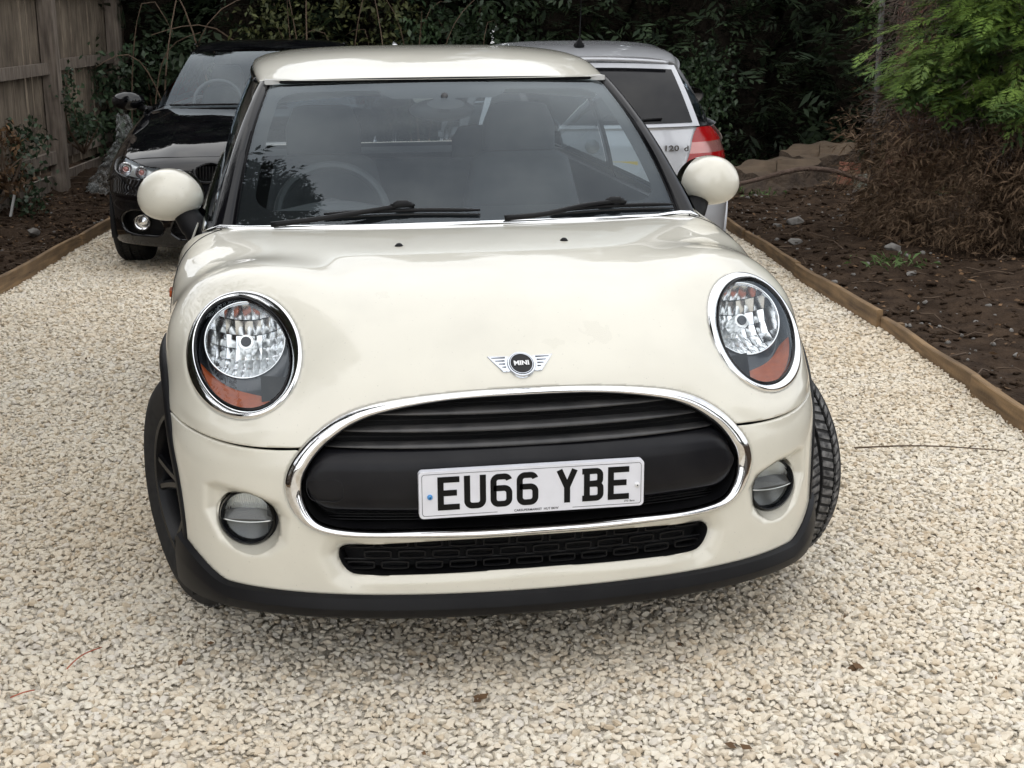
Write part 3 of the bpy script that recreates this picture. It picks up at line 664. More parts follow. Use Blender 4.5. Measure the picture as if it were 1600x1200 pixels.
rd = mesh('badge_roundel', np.concatenate([ci_(.0335, -.006), ci_(.0335, BK), ci_(.0320, BK+.002), ci_(.0290, BK+.002), ci_(.0285, BK+.001)]), grid_faces(5, 64, True), M['badge'], mini, sharp=40)
mesh('badge_disc', np.concatenate([ci_(.0290, BK+.0012), [BC+bn*(BK+.0022)]]), [(i, (i+1) % 64, 64) for i in range(64)], M['gloss'], rd)
mesh('badge_ring', np.concatenate([ci_(.0272, BK+.0030), ci_(.0258, BK+.0030)]), grid_faces(2, 64, True), M['badge'], rd)
V, Fv = text_mesh('MINI', .0175, .0007, 0.0004, 1.02); V[:, 1] *= 1.05
mesh('badge_lettering', onb(V[:, :2], V[:, 2]+BK+.0036), Fv, M['screwwhite'], rd, smooth=False)
# ---- clamshell seam running from the windscreen corner over the wing
for sg in (-1, 1):
    yy = np.linspace(1.185, .93, 40); zz = np.interp(yy, [.93, 1.0, 1.08, 1.15, 1.185], [.735, .795, .860, .905, .922]); xx = smooth1(body_x(yy, zz), 4); V, Fv = tube(np.stack([sg*(xx+.0006), yy, zz], 1), .0021, 5); mesh('bonnet_seam', V, Fv, M['dark'], bonnet)
# ---- dried smears on the bonnet
m_smear = bpy.data.materials.new('dried_smear'); m_smear.use_nodes = True; _n, _l = nodes_of(m_smear); _n.remove(_n['Principled BSDF']); _t = _n.new('ShaderNodeBsdfTransparent'); _d = _n.new('ShaderNodeBsdfDiffuse'); _d.inputs[0].default_value = (.36, .33, .27, 1); _x = _n.new('ShaderNodeMixShader'); _x.inputs[0].default_value = .03; _l.new(_t.outputs[0], _x.inputs[1]); _l.new(_d.outputs[0], _x.inputs[2]); _l.new(_x.outputs[0], _n['Material Output'].inputs[0])
def vn2(x, y, s, seed):
    T = np.random.default_rng(seed).random((64, 64)); X, Y = x/s, y/s; i, j = np.floor(X).astype(int), np.floor(Y).astype(int); u, v = X-i, Y-j; u, v = u*u*(3-2*u), v*v*(3-2*v); g = lambda a, b: T[a % 64, b % 64]
    return (g(i, j)*(1-u)+g(i+1, j)*u)*(1-v)+(g(i, j+1)*(1-u)+g(i+1, j+1)*u)*v
_NV = vnormals(_V, _F)
for cx, cy, rx, ry, sd_ in ((.205, .245, .045, .030, 5), (.085, .215, .030, .014, 8), (-.30, .42, .02, .016, 11)):
    dd = 1-np.hypot((_V[:, 0]-cx)/rx, (_V[:, 1]-cy)/ry)+1.5*(vn2(_V[:, 0]+9, _V[:, 1]+9, .012, sd_)-.62); dd = np.where((np.abs(_V[:, 0]-cx) < rx*2) & (_V[:, 2] > .72), dd, -1)
    Vq, Fq = cut_mesh(_V+_NV*.0006*np.sign(_NV[:, 2:3]), _F, [dd])
    if len(Fq): mesh('dried_smear', Vq, clean_faces(Fq), m_smear, bonnet)
# ---- washer jets
for xx in (-.225, .225):
    zz = .921-.050*xx*xx-.0; V, Fv = tube([(xx, .77, zz-.004), (xx, .765, zz+.006), (xx, .762, zz+.011), (xx, .76, zz+.0125)], [.011, .0105, .007, .001], 14); V[:, 0] = xx+(V[:, 0]-xx)*1.15
    mesh('washer_jet', V, Fv, M['plastic'], mini)
# ---- windscreen, pillars, roof
GX0, GX1 = .662, .540
def wscreen(u, v, off=0.0):
    u = np.asarray(u, float); v = np.asarray(v, float)
    B = np.stack([GX0*u, 1.078+.112*np.abs(u)**2.2, .938-.009*u*u], -1); T = np.stack([GX1*u, 1.655+.075*np.abs(u)**2.2, 1.317-.007*u*u], -1)
    n = np.stack([.22*u, -.54+0*u, .84+0*u], -1); n /= np.linalg.norm(n, axis=-1)[..., None]
    return B*(1-v)[..., None]+T*v[..., None]+n*((.034*4*v*(1-v))+off)[..., None]
U, Vv = np.meshgrid(np.linspace(-1, 1, 61), np.linspace(0, 1, 41)); G = wscreen(U, Vv)
ws = mesh('windscreen', G.reshape(-1, 3), grid_faces(41, 61), M['glass'], mini)
# printed black border behind the glass
d = np.maximum(0, 0)
Uf, Vf = np.meshgrid(np.linspace(-1, 1, 181), np.linspace(0, 1, 121)); xw = (GX0*(1-Vf)+GX1*Vf)*Uf; yw = Vf*.70
ex_, ez_ = (GX0*(1-Vf)+GX1*Vf)-.045, .5
qx = np.abs(xw)-(GX0*(1-Vf)+GX1*Vf-.042-.07); qz = np.abs(yw-.352)-(.290-.07)
sd = np.hypot(np.maximum(qx, 0), np.maximum(qz, 0))+np.minimum(np.maximum(qx, qz), 0)-.07
bumpd = np.minimum(.70-.055-yw+.0, 9); notch = -inpoly_sdf(np.array([(-.21,.72),(-.20,.62),(-.16,.585),(.16,.585),(.20,.62),(.21,.72)]), xw.ravel(), yw.ravel()).reshape(xw.shape)
oval = .033-np.hypot(xw*.56, (yw-.548))
keep = np.maximum(np.maximum(sd, notch), oval)
Gf = wscreen(Uf, Vf, np.full(Uf.shape, -.005)); V, Fv = cut_mesh(Gf.reshape(-1, 3), grid_faces(121, 181), [keep.ravel()])
mesh('windscreen_border', V, clean_faces(Fv), M['satin'], ws)
def pillar(sg):
    v = np.linspace(0, 1, 30); E = wscreen(np.ones(30), v); rows = []
    Ob = np.array([.728, 1.215, .928]); Ot = np.array([.574, 1.765, 1.312]); On = Ob*(1-v)[:, None]+Ot*v[:, None]+np.outer(4*v*(1-v), [.010, -.012, .020])
    W = np.array([.55, -.62, .55]); W /= np.linalg.norm(W)
    for f, k in ((-.02, -.012), (.0, .000), (.10, -.004), (.18, -.004), (.22, .006), (.40, .013), (.65, .014), (.88, .008), (1.0, -.004), (1.02, -.03)):
        rows.append(E*(1-f)+On*f+W*k)
    V = np.concatenate(rows); Fp = grid_faces(len(rows), 30); return (V, flipf(Fp)) if sg > 0 else (mirror(V), Fp)
for sg in (-1, 1):
    V, Fv = pillar(sg); mesh('windscreen_pillar', V, Fv, M['gloss'], mini, sharp=40)
yk = [1.650, 1.675, 1.72, 1.80, 1.95, 2.15, 2.40, 2.80, 3.20, 3.50, 3.60]
zc_ = [1.321, 1.329, 1.342, 1.363, 1.392, 1.408, 1.412, 1.398, 1.360, 1.315, 1.285]; ze_ = [1.318, 1.312, 1.309, 1.312, 1.322, 1.332, 1.336, 1.332, 1.315, 1.285, 1.27]; wk = [.550, .560, .573, .582, .592, .600, .603, .600, .588, .568, .555]
ys = np.concatenate([np.linspace(1.650, 1.75, 20), np.linspace(1.76, 3.60, 70)]); zc = spline(yk, zc_, ys); ze = spline(yk, ze_, ys); wy = spline(yk, wk, ys)
th = np.linspace(-PI/2, PI/2, 91); rows = []
for i, y in enumerate(ys):
    e = 2/2.9; xx = wy[i]*np.sign(np.sin(th))*np.abs(np.sin(th))**e; zz = ze[i]+(zc[i]-ze[i])*np.abs(np.cos(th))**e
    bow = .078*np.abs(xx/.56)**2.2*np.clip(1-(y-1.65)/1.2, 0, 1)-.05*np.abs(xx/.56)**2*sstep(3.0, 3.6, y)
    rows.append(np.stack([xx, y+bow, zz], 1))
V = np.concatenate(rows); Fv = flipf(grid_faces(len(ys), 91)); roof = mesh('roof', V, Fv, M['cream'], mini)
# header seam strip between glass and roof; drip rails along the roof edge
xs = np.linspace(-1, 1, 61); E = wscreen(xs*1.045, np.ones(61)); V, Fv = tube(E+[0, .004, .004], .0065, 8); mesh('header_seal', V, Fv, M['satin'], mini)
for sg in (-1, 1):
    V, Fv = tube(np.stack([sg*(wy[24:]-.002), ys[24:]+.078*np.clip(1-(ys[24:]-1.65)/1.2, 0, 1)*1.04-.05*sstep(3.0, 3.6, ys[24:]), ze[24:]-.006], 1), .011, 8); mesh('roof_rail', V, Fv, M['gloss'], roof)
# headlining under the roof
rows = []
for i in range(0, len(ys), 4):
    xx = np.linspace(-1, 1, 15)*(wy[i]-.03); rows.append(np.stack([xx, ys[i]+.05+0*xx, zc[i]-.045-.03*(xx/.56)**2], 1))
mesh('headlining', np.concatenate(rows), grid_faces(len(rows), 15), M['headliner'], roof)
# ---- chrome waistline
cb = wscreen(np.linspace(-1.05, 1.05, 61), np.zeros(61), np.zeros(61)); cb[:, 2] -= .004; cb[:, 1] -= .010
side = lambda sg: np.array([(sg*.745, 1.235, .908), (sg*.756, 1.32, .913), (sg*.759, 1.5, .926), (sg*.758, 2.0, .938), (sg*.756, 2.6, .942), (sg*.748, 3.2, .945), (sg*.72, 3.55, .955)])
c = curve(np.concatenate([side(-1)[::-1], [(-.722, 1.205, .923)], cb[2:-2:3], [(.722, 1.205, .923)], side(1)]), 160)
V, Fv = tube(c, .0095, 10); V[:, 2] = V[:, 2]; mesh('chrome_waist_trim', V, Fv, M['chrome_clean'], mini)
# ---- body sides and tail
zs = np.concatenate([np.linspace(.165, .80, 44), np.linspace(.82, .938, 14)]); rows = []
tq = np.linspace(0, PI/2, 70)
for z in zs:
    w = float(side_x(0, z)); e = 2/4.0; yb = 3.80-.16*max(0, (z-.55))**1.5-.03*max(0, .4-z)
    yy = np.concatenate([np.linspace(1.224, 3.15, 150)[:-1], 3.15+(yb-3.15)*np.sin(tq)**e]); xx = np.concatenate([np.full(149, w), w*np.cos(tq)**e])
    rows.append(np.stack([xx, yy, np.full(len(yy), z)], 1))
half = np.array(rows); fl = np.concatenate([half, (half*[-1, 1, 1])[:, ::-1][:, 1:]], 1)
V = fl.reshape(-1, 3); Fv = flipf(grid_faces(fl.shape[0], fl.shape[1])); V, Fv = cut_mesh(V, Fv, [arch_d(V, R_ARCH, AX_F), arch_d(V, R_ARCH, AX_R), .892+.046*sstep(1.22, 1.65, V[:, 1])-V[:, 2]]); V, Fv = flange(V, Fv, .006)
mesh('body_side', V, Fv, M['cream'], mini)
V, Fv = [], []
for sg in (-1, 1):
    mb = MB(); mb.box((sg*.81, 2.02, .155), (.06, 1.66, .07)); mb.build('sill_trim', M['plastic'], mini, sharp=30)
# door seams
for sg in (-1, 1):
    for yy in (1.36, 2.42):
        zz = np.linspace(.22, .925, 30); V, Fv = tube(np.stack([sg*(side_x(0, zz)-.0006), yy+.03*np.sin((zz-.2)*2), zz], 1), .0022, 4); mesh('door_seam', V, Fv, M['dark'], mini)
    # side repeater in a black surround behind the front wheel
    mb = MB(); c = closed_curve([(1.235,.665),(1.34,.700),(1.335,.745),(1.25,.74)], 24); nn = len(c)
    V = np.concatenate([np.stack([sg*(side_x(0, c[:, 1])-.004), c[:, 0], c[:, 1]], 1), np.stack([sg*(side_x(0, c[:, 1])+.012), c[:, 0], c[:, 1]], 1), np.stack([sg*(side_x(0, (c[:, 1]-.71)*.8+.71)+.016), (c[:, 0]-1.29)*.85+1.29, (c[:, 1]-.71)*.8+.71], 1)])
    Fv = grid_faces(3, nn, True).tolist()+[list(range(2*nn, 3*nn))]; so = mesh('side_scuttle', V, flipf(Fv) if sg < 0 else Fv, M['gloss'], mini, sharp=40)
    V = np.array([(1.245, .718), (1.30, .726), (1.298, .738), (1.25, .735)]); V = np.concatenate([np.stack([np.full(4, sg*.858), V[:, 0], V[:, 1]], 1), np.stack([np.full(4, sg*.868), V[:, 0]+.004, V[:, 1]], 1)])
    mesh('side_repeater', V, [(4, 5, 6, 7), (0, 1, 5, 4), (1, 2, 6, 5), (2, 3, 7, 6), (3, 0, 4, 7)], M['amber'], so, smooth=False)
# ---- side windows and black pillars
def sidepanel(y0, y1, sg, inset=0.0, lean0=0, lean1=0, n=16, m=10):
    rows = []
    for f in np.linspace(0, 1, m):
        y = np.linspace(y0+lean0*f, y1+lean1*f, n); xb = np.interp(y, [1.2, 1.5, 2.6, 3.3, 3.6], [.730, .745, .747, .740, .70]); xt = spline(yk, wk, np.clip(y, 1.66, 3.58)); zt = spline(yk, ze_, np.clip(y, 1.66, 3.58))
        rows.append(np.stack([sg*(xb*(1-f)+xt*f+.018*4*f*(1-f)-inset), y, .935*(1-f)+(zt-.006)*f], 1))
    Fq = grid_faces(m, n); return np.concatenate(rows), (Fq if sg > 0 else flipf(Fq))
for sg in (-1, 1):
    V, Fv = sidepanel(1.30, 2.36, sg, .004, .50, -.02); mesh('door_window', V, Fv, M['glass'], mini)
    V, Fv = sidepanel(2.44, 3.28, sg, .004, -.02, -.06); mesh('quarter_window', V, Fv, M['tinted'], mini)
    V, Fv = sidepanel(2.34, 2.46, sg, -.001, -.02, -.02, 4); mesh('door_pillar', V, Fv, M['gloss'], mini)
    V, Fv = sidepanel(3.26, 3.60, sg, -.001, -.06, -.04, 8); mesh('rear_pillar', V, Fv, M['gloss'], mini)
    V, Fv = sidepanel(1.215, 1.315, sg, -.002, .52, .49, 5); mesh('quarter_fillet', V, Fv, M['gloss'], mini)
Uq, Vq = np.meshgrid(np.linspace(-1, 1, 21), np.linspace(0, 1, 9)); V = np.stack([(.68*(1-Vq)+.54*Vq)*Uq, 3.70-.13*Vq-.06*Uq**2, .955*(1-Vq)+1.275*Vq], -1)
mesh('rear_window', V.reshape(-1, 3), flipf(grid_faces(9, 21)), M['tinted'], mini)
# parcel-shelf level lid so the body is closed behind the glass
V = np.array([(-.76, 3.3, .93), (.76, 3.3, .93), (.70, 3.70, .94), (-.70, 3.70, .94)]); mesh('parcel_shelf', V, [(0, 1, 2, 3)], M['trim_in'], mini, smooth=False)
# ---- wipers
for pts, arm in (((-.403, .042), ((-.56, 1.122, .942), (-.43, 1.105, .956), (-.31, 1.100, .972), (-.215, 1.105, .988))), ((.254, .646), ((.11, 1.060, .950), (.24, 1.068, .958), (.34, 1.10, .972), (.445, 1.145, .994)))):
    x0, x1 = pts; q = np.linspace(0, 1, 24); xx = x0+(x1-x0)*q
    z0, z1 = ((.045, .045), (.030, .036))[x0 > 0]
    P_ = wscreen(xx/(GX0-.01), z0+(z1-z0)*q+.01*np.sin(PI*q), np.full(24, .012)); ra = .0060*np.sqrt(np.clip(1-np.abs(2*q-1)**6, .25, 1))
    V, Fv = tube(P_, ra, 8); wip = mesh('wiper', V, Fv, M['satin'], mini)
    V, Fv = tube(P_+[0, -.004, -.012], .003, 6); mesh('blade', V, Fv, M['rubber'], wip)
    hub = wscreen(np.array([(x0+x1)/2/(GX0-.01)]), np.array([z0+.02]), np.array([.024]))[0]
    A = curve(np.array(list(arm[:-1])+[hub]), 20); V, Fv = tube(A, np.linspace(.0085, .0065, 20), 8); mesh('arm', V, Fv, M['satin'], wip)
    V, Fv = tube([hub-[.035, 0, .004], hub-[.012, 0, -.004], hub+[.012, .0, .004], hub+[.035, .004, -.004]], [.006, .0115, .0115, .006], 10); mesh('coupling', V, Fv, M['satin'], wip)
# scuttle panel under the wipers
Us = np.linspace(-1, 1, 41); A = wscreen(Us, np.zeros(41), np.full(41, -.004)); V = np.concatenate([A+[0, -.03, -.012], A+[0, .05, -.03]]); mesh('scuttle', V, grid_faces(2, 41), M['dark'], mini)
# ---- door mirrors
for sg in (-1, 1):
    nu, nv = 40, 28; a = np.linspace(0, 2*PI, nu, endpoint=False); q = np.linspace(0, PI/2*1.0, nv); rows = []
    for b_ in q:      # front cap: rounded nose towards -y
        r = math.sin(b_)**.92; yy = -.085*math.cos(b_)
        rows.append(np.stack([.101*r*np.cos(a)*(1-.10*np.sin(a)), 0*a+yy, .079*r*np.sin(a)*(1+.10*np.cos(a))], 1))
    for f, yy in ((1.0, .02), (.985, .035), (.95, .043)): rows.append(np.stack([.101*f*np.cos(a)*(1-.10*np.sin(a)), 0*a+yy, .079*f*np.sin(a)*(1+.10*np.cos(a))], 1))
    V = np.concatenate(rows); yaw = .10; c, s_ = math.cos(yaw), math.sin(yaw); V = np.stack([V[:, 0]*c-V[:, 1]*s_, V[:, 0]*s_+V[:, 1]*c, V[:, 2]], 1)
    Cm = np.array([.862, 1.50, .990]); V = V+Cm; Fm = grid_faces(len(rows), nu, True).tolist()
    Lm = V-Cm; Vc, Fc = cut_mesh(V, np.array(Fm), [.060+.8*Lm[:, 0]-Lm[:, 1]]); Fc = clean_faces(Fc)
    mo = mesh('door_mirror', Vc if sg > 0 else mirror(Vc), Fc if sg < 0 else flipf(Fc), M['cream'], mini)
    mo['label'] = 'rounded cream door mirror'
    g = np.stack([.098*np.cos(a), 0*a+.040, .075*np.sin(a)], 1); g = np.stack([g[:, 0]*c-g[:, 1]*s_, g[:, 0]*s_+g[:, 1]*c, g[:, 2]], 1)+Cm; V = np.concatenate([g, [g.mean(0)]])
    Fg = [(i, (i+1) % nu, nu) for i in range(nu)]; mesh('mirror_glass', V if sg > 0 else mirror(V), flipf(Fg) if sg > 0 else Fg, M['mirrorglass'], mo)
    st = curve([(.832, 1.490, .948), (.808, 1.465, .915), (.785, 1.435, .882), (.758, 1.42, .850)], 14); V, Fv = tube(st, [.034, .036, .037, .038, .039, .040, .040, .0405, .0375, .041, .042, .044, .047, .050], 16)
    mesh('mirror_stalk', V if sg > 0 else mirror(V), flipf(Fv) if sg < 0 else Fv, M['plastic'], mo)
    Vs_ = Cm+(V-Cm)*.96+[-.030, .022, -.012]; mesh('mirror_shell', Vs_ if sg > 0 else mirror(Vs_), Fm if sg < 0 else flipf(Fm), M['plastic'], mo)
# ---- wheels
def make_wheel(cx, cy, cz, steer, side, parent, R=.315, Wd=.195, rim_r=.215, rim_mat='rim', tread='rubber_dusty'):
    def put(V):
        V = np.asarray(V, float).copy(); V[:, 0] *= side; c, s_ = math.cos(steer), math.sin(steer)
        return np.stack([V[:, 0]*c-V[:, 1]*s_+cx, V[:, 0]*s_+V[:, 1]*c+cy, V[:, 2]+cz], 1)
    ff = (lambda f: f) if side > 0 else flipf
    k = 96; a = np.arange(k)*2*PI/k
    def rev(prof):
        V = np.concatenate([np.stack([0*a+x, r*np.cos(a), r*np.sin(a)], 1) for x, r in prof]); return V, grid_faces(len(prof), k, True).tolist()
    h = Wd/2
    # rim barrel with spokes
    V, Fr = rev([(h-.012, rim_r+.004), (h-.004, rim_r), (h-.006, rim_r-.010), (h-.020, rim_r-.014), (h-.05, rim_r-.022), (-.03, rim_r-.03), (-h+.01, rim_r)])
    mb = MB(); mb.add(V, flipf(Fr))
    for j in range(5):      # five twin spokes
        for off in (-.17, .17):
            b0 = j*2*PI/5; n = 8; top = []; 
            for i in range(n):
                f = i/(n-1); r = .045+f*(rim_r-.012-.045); an = b0+off*(.35+.9*f); w = .015-.003*f; x = h-.030+.012*f
                d_ = np.array([math.cos(an), math.sin(an)]); p = np.array([-d_[1], d_[0]])
                top.append([(x, *(d_*r-p*w)), (x+.008, *(d_*r-p*w*.5)), (x+.008, *(d_*r+p*w*.5)), (x, *(d_*r+p*w)), (x-.03, *(d_*r+p*w*.8)), (x-.03, *(d_*r-p*w*.8))])
            mb.add(np.array(top).reshape(-1, 3), flipf(grid_faces(n, 6, True)))
    Vh, Fh = rev([(h-.02, .062), (h-.018, .055), (h-.014, .036), (h-.012, .032), (h-.012, .001)]); mb.add(Vh, flipf(Fh))
    Vd, Fd = rev([(.0, rim_r-.03), (.0, .02)]); mb.add(Vd, flipf(Fd))
    mb.v = [put(v) for v in mb.v]; mb.f = ff(mb.f); wh = mb.build('wheel', M[rim_mat], parent, sharp=32)
    # tyre: carcass, ribs split by grooves
    pf = [(h-.010, rim_r), (h-.002, rim_r+.012), (h+.006, rim_r+.04), (h+.006, R-.045), (h-.002, R-.020), (h-.014, R-.007), (h-.026, R-.002)]
    g = [(h*.52, .006), (h*.02, .006), (-h*.48, .006)]
    for x, wgr in g: pf += [(x+wgr, R), (x+wgr*.8, R-.009), (x-wgr*.8, R-.009), (x-wgr, R)]
    pf += [(-h+.026, R-.002), (-h+.014, R-.007), (-h+.002, R-.020), (-h-.006, R-.045), (-h-.006, rim_r+.04), (-h+.002, rim_r+.012), (-h+.010, rim_r)]
    V, Ft = rev(pf); ty = mesh('tyre', put(V), ff(flipf(Ft)), M['rubber'], wh, sharp=30)
    # tread blocks: short raised bars across the ribs
    mb = MB()
    for j in range(76):
        a0 = 2*PI*j/76; 
        for x0, x1, sk in ((h-.030, h*.56, .05), (h*.46, h*.08, -.04), (-h*.06, -h*.42, .04), (-h*.54, -h+.030, -.05)):
            P = []
            for rr in (R-.003, R+.0035):
                for x, da in ((x0, 0), (x1, sk), (x1, sk+.052), (x0, .052)): P.append((x, rr*math.cos(a0+da), rr*math.sin(a0+da)))
            mb.add(P, [(4, 5, 6, 7), (0, 1, 5, 4), (1, 2, 6, 5), (2, 3, 7, 6), (3, 0, 4, 7)])
    mb.v = [put(v) for v in mb.v]; mb.build('tread', M[tread], wh, smooth=False)
    return wh
ST = math.radians(23)
for sg in (-1, 1):
    make_wheel(sg*.745, AX_F[0]-.025, .292, ST, sg, mini); make_wheel(sg*.745, AX_R[0], .292, 0, sg, mini)
mb = MB(); mb.box((0, 2.0, .20), (1.5, 2.9, .06)); mb.box((0, .75, .24), (.9, 1.0, .08)); mb.build('underbody', M['dark'], mini, sharp=30)
# ---- cabin
mb = MB(); mb.box((0, 2.4, .32), (1.5, 2.4, .04)); mb.box((-.745, 2.4, .6), (.03, 2.4, .62)); mb.box((.745, 2.4, .6), (.03, 2.4, .62)); mb.box((0, 3.58, .65), (1.5, .03, .6)); mb.box((0, 1.25, .6), (1.5, .03, .6))
mb.build('cabin_tub', M['trim_in'], mini, sharp=30)
# dashboard
Ud, Vd_ = np.meshgrid(np.linspace(-1, 1, 41), np.linspace(0, 1, 12)); yd = 1.13+.10*np.abs(Ud)**2*(1-Vd_)+Vd_*.50; zd = .905+.015*np.sin(Vd_*PI)-.14*sstep(.75, 1.0, Vd_)+.045*np.exp(-((Ud*.70+.36)/.17)**2)*sstep(.3, .8, Vd_)*(1-sstep(.9, 1.0, Vd_))
mesh('dashboard', np.stack([.70*Ud, yd, zd], -1).reshape(-1, 3), grid_faces(12, 41), M['trim_in'], mini)
t = np.linspace(0, 2*PI, 49); mb = MB(); wt = np.array([0, -.42, .91]); wa = np.array([1.0, 0, 0]); wb = np.cross(wt*[1, 1, 1], wa); wb = np.array([0, .50, .87])
swc = np.array([-.36, 1.68, .885]); rimw = swc+np.outer(.178*np.cos(t), wa)+np.outer(.178*np.sin(t), wb); mb.tube(rimw, .0155, 8, False)
mb.tube([swc-wa*.17, swc, swc+wa*.17], .018, 8); mb.tube([swc, swc-wb*.17], .018, 8); mb.tube([swc+[0, -.02, 0], swc+[0, .03, 0]], .055, 16); mb.build('steering_wheel', M['trim_in'], mini)
def seat_back(cx, y, w, z0, z1, th=.10, lean=.18):
    n, m_ = 17, 25; rows = []
    for f in np.linspace(0, 1, m_):
        z = z0+(z1-z0)*f; ww = w*(1-.25*max(0, f-.55)/.45)*(1 if f < .97 else .8); t_ = np.arange(24)*2*PI/24
        e = .6; px = ww*np.sign(np.cos(t_))*np.abs(np.cos(t_))**e; py = th*.5*(1 if f < .96 else .7)*np.sign(np.sin(t_))*np.abs(np.sin(t_))**e-.03*np.abs(px/ww)**2
        rows.append(np.stack([cx+px, y+lean*(z-z0)+py, 0*px+z], 1))
    return np.concatenate(rows), grid_faces(m_, 24, True).tolist()+[list(range((m_-1)*24, m_*24))]
for cx in (-.36, .36):
    V, Fv = seat_back(cx, 2.16, .235, .45, 1.03); s_ = mesh('front_seat', V, Fv, M['seat'], mini)
    V, Fv = seat_back(cx, 2.275, .135, 1.035, 1.205, .085, .12); mesh('head_restraint', V, Fv, M['seat'], s_)
    mb = MB(); mb.box((cx, 1.93, .45), (.46, .5, .16)); mb.build('seat_cushion', M['seat'], s_)
V, Fv = seat_back(0, 2.95, .58, .45, .93, .12, .25); rs = mesh('rear_seat', V, Fv, M['seat'], mini)
for cx in (-.33, .33): V, Fv = seat_back(cx, 3.08, .12, .93, 1.06, .07, .1); mesh('head_restraint', V, Fv, M['seat'], rs)
# interior mirror
t_ = np.arange(32)*2*PI/32; rows = [np.stack([.105*f*np.cos(t_), 0*t_+yy, .036*f*np.sin(t_)], 1) for f, yy in ((.2, -.028), (.7, -.022), (1, -.004), (1, .010), (.93, .014))]
V = np.concatenate(rows)+np.array([0, 1.62, 1.225]); im = mesh('interior_mirror', V, grid_faces(5, 32, True).tolist()+[list(range(128, 160))], M['trim_in'], mini)
V, Fv = tube([(0, 1.60, 1.235), (0, 1.575, 1.255), (0, 1.55, 1.275)], .011, 8); mesh('mirror_stem', V, Fv, M['trim_in'], im)
for cx in (-.36, .36): mb = MB(); mb.box((cx, 1.80, 1.315), (.40, .16, .016)); mb.build('sun_visor', M['headliner'], mini)
# roof aerial fin at the back
V, Fv = tube([(0, 3.28, 1.350), (0, 3.30, 1.385), (0, 3.33, 1.405)], [.035, .018, .003], 12); V[:, 1] = 3.3+(V[:, 1]-3.3)*1.8; mesh('aerial', V, Fv, M['silver'], roof)
# ------------------------------------------------------------------ ground, gravel drive, edging boards, soil beds
def GZ(y): return -.023-.062*sstep(2.8, 6.5, y)
LEFT_X = lambda y: -2.18+.136*(np.asarray(y)-5.67)
RIGHT_X = lambda y: 2.23+.114*(np.asarray(y)-1.8)
m_dirt = mat('dirt', (0.055, 0.043, 0.034), rough=0.95, noise=(3, (0.10, 0.085, 0.07), 0.7), bump=(30, 0.6, 0.02))
gx, gy = np.meshgrid(np.linspace(-60, 60, 41), np.linspace(-60, 60, 61)); V = np.stack([gx, gy, GZ(gy)-.075], -1)
tag(mesh('ground', V.reshape(-1, 3), grid_faces(61, 41), m_dirt), kind='structure')
# --- the drive: a compacted bed under the loose stones
def gravel_mat():
    m = bpy.data.materials.new('limestone_chippings'); m.use_nodes = True; n, l = nodes_of(m); b = n['Principled BSDF']; b.inputs['Roughness'].default_value = 0.85; b.inputs['Specular IOR Level'].default_value = 0.25
    oi = n.new('ShaderNodeObjectInfo'); r = n.new('ShaderNodeValToRGB'); cr = r.color_ramp
    cr.elements[0].position = 0; cr.elements[0].color = (0.62, 0.52, 0.385, 1); cr.elements[1].position = 1; cr.elements[1].color = (0.83, 0.78, 0.69, 1)
    for p, c in ((.12, (0.76, 0.68, 0.555, 1)), (.35, (0.84, 0.77, 0.64, 1)), (.60, (0.81, 0.75, 0.64, 1)), (.80, (0.86, 0.81, 0.695, 1)), (.93, (0.70, 0.655, 0.585, 1))):
        e = cr.elements.new(p); e.color = c
    tc = n.new('ShaderNodeTexCoord'); t = n.new('ShaderNodeTexNoise'); t.inputs['Scale'].default_value = 1.6; t.inputs['Detail'].default_value = 5
    x = n.new('ShaderNodeMixRGB'); x.blend_type = 'MULTIPLY'; x.inputs[0].default_value = 1.0
    q = n.new('ShaderNodeValToRGB'); q.color_ramp.elements[0].position = 0.3; q.color_ramp.elements[0].color = (0.80, 0.77, 0.73, 1); q.color_ramp.elements[1].position = 0.62; q.color_ramp.elements[1].color = (1.0, 1.0, 1.0, 1)
    l.new(oi.outputs['Random'], r.inputs[0]); l.new(tc.outputs['Object'], t.inputs['Vector']); l.new(t.outputs['Fac'], q.inputs[0]); l.new(r.outputs[0], x.inputs[1]); l.new(q.outputs[0], x.inputs[2])
    # slow drift of colour over the drive
    ge = n.new('ShaderNodeNewGeometry'); t2 = n.new('ShaderNodeTexNoise'); t2.inputs['Scale'].default_value = 1.1; t2.inputs['Detail'].default_value = 6; q2 = n.new('ShaderNodeValToRGB')
    q2.color_ramp.elements[0].position = .34; q2.color_ramp.elements[0].color = (0.92, 0.885, 0.84, 1); q2.color_ramp.elements[1].position = .6; q2.color_ramp.elements[1].color = (1, 1, 1, 1)
    y = n.new('ShaderNodeMixRGB'); y.blend_type = 'MULTIPLY'; y.inputs[0].default_value = 1.0
    l.new(ge.outputs['Position'], t2.inputs['Vector']); l.new(t2.outputs['Fac'], q2.inputs[0]); l.new(x.outputs[0], y.inputs[1]); l.new(q2.outputs[0], y.inputs[2]); l.new(y.outputs[0], b.inputs['Base Color'])
    return m
M['gravel'] = gravel_mat()
m_bed = mat('stone_dust', (0.68, 0.61, 0.50), rough=0.95, noise=(120, (0.62, 0.58, 0.50), 0.9), bump=(110, 0.9, 0.012))
ys = np.concatenate([np.linspace(-14, -1.6, 10), np.linspace(-1.5, 11.6, 60)]); q = np.linspace(0, 1, 21)
V = np.stack([np.stack([LEFT_X(y)*(1-q)+RIGHT_X(y)*q, 0*q+y, 0*q+GZ(y)-.034], 1) for y in ys])
tag(mesh('driveway', V.reshape(-1, 3), grid_faces(len(ys), 21), m_bed), kind='structure')
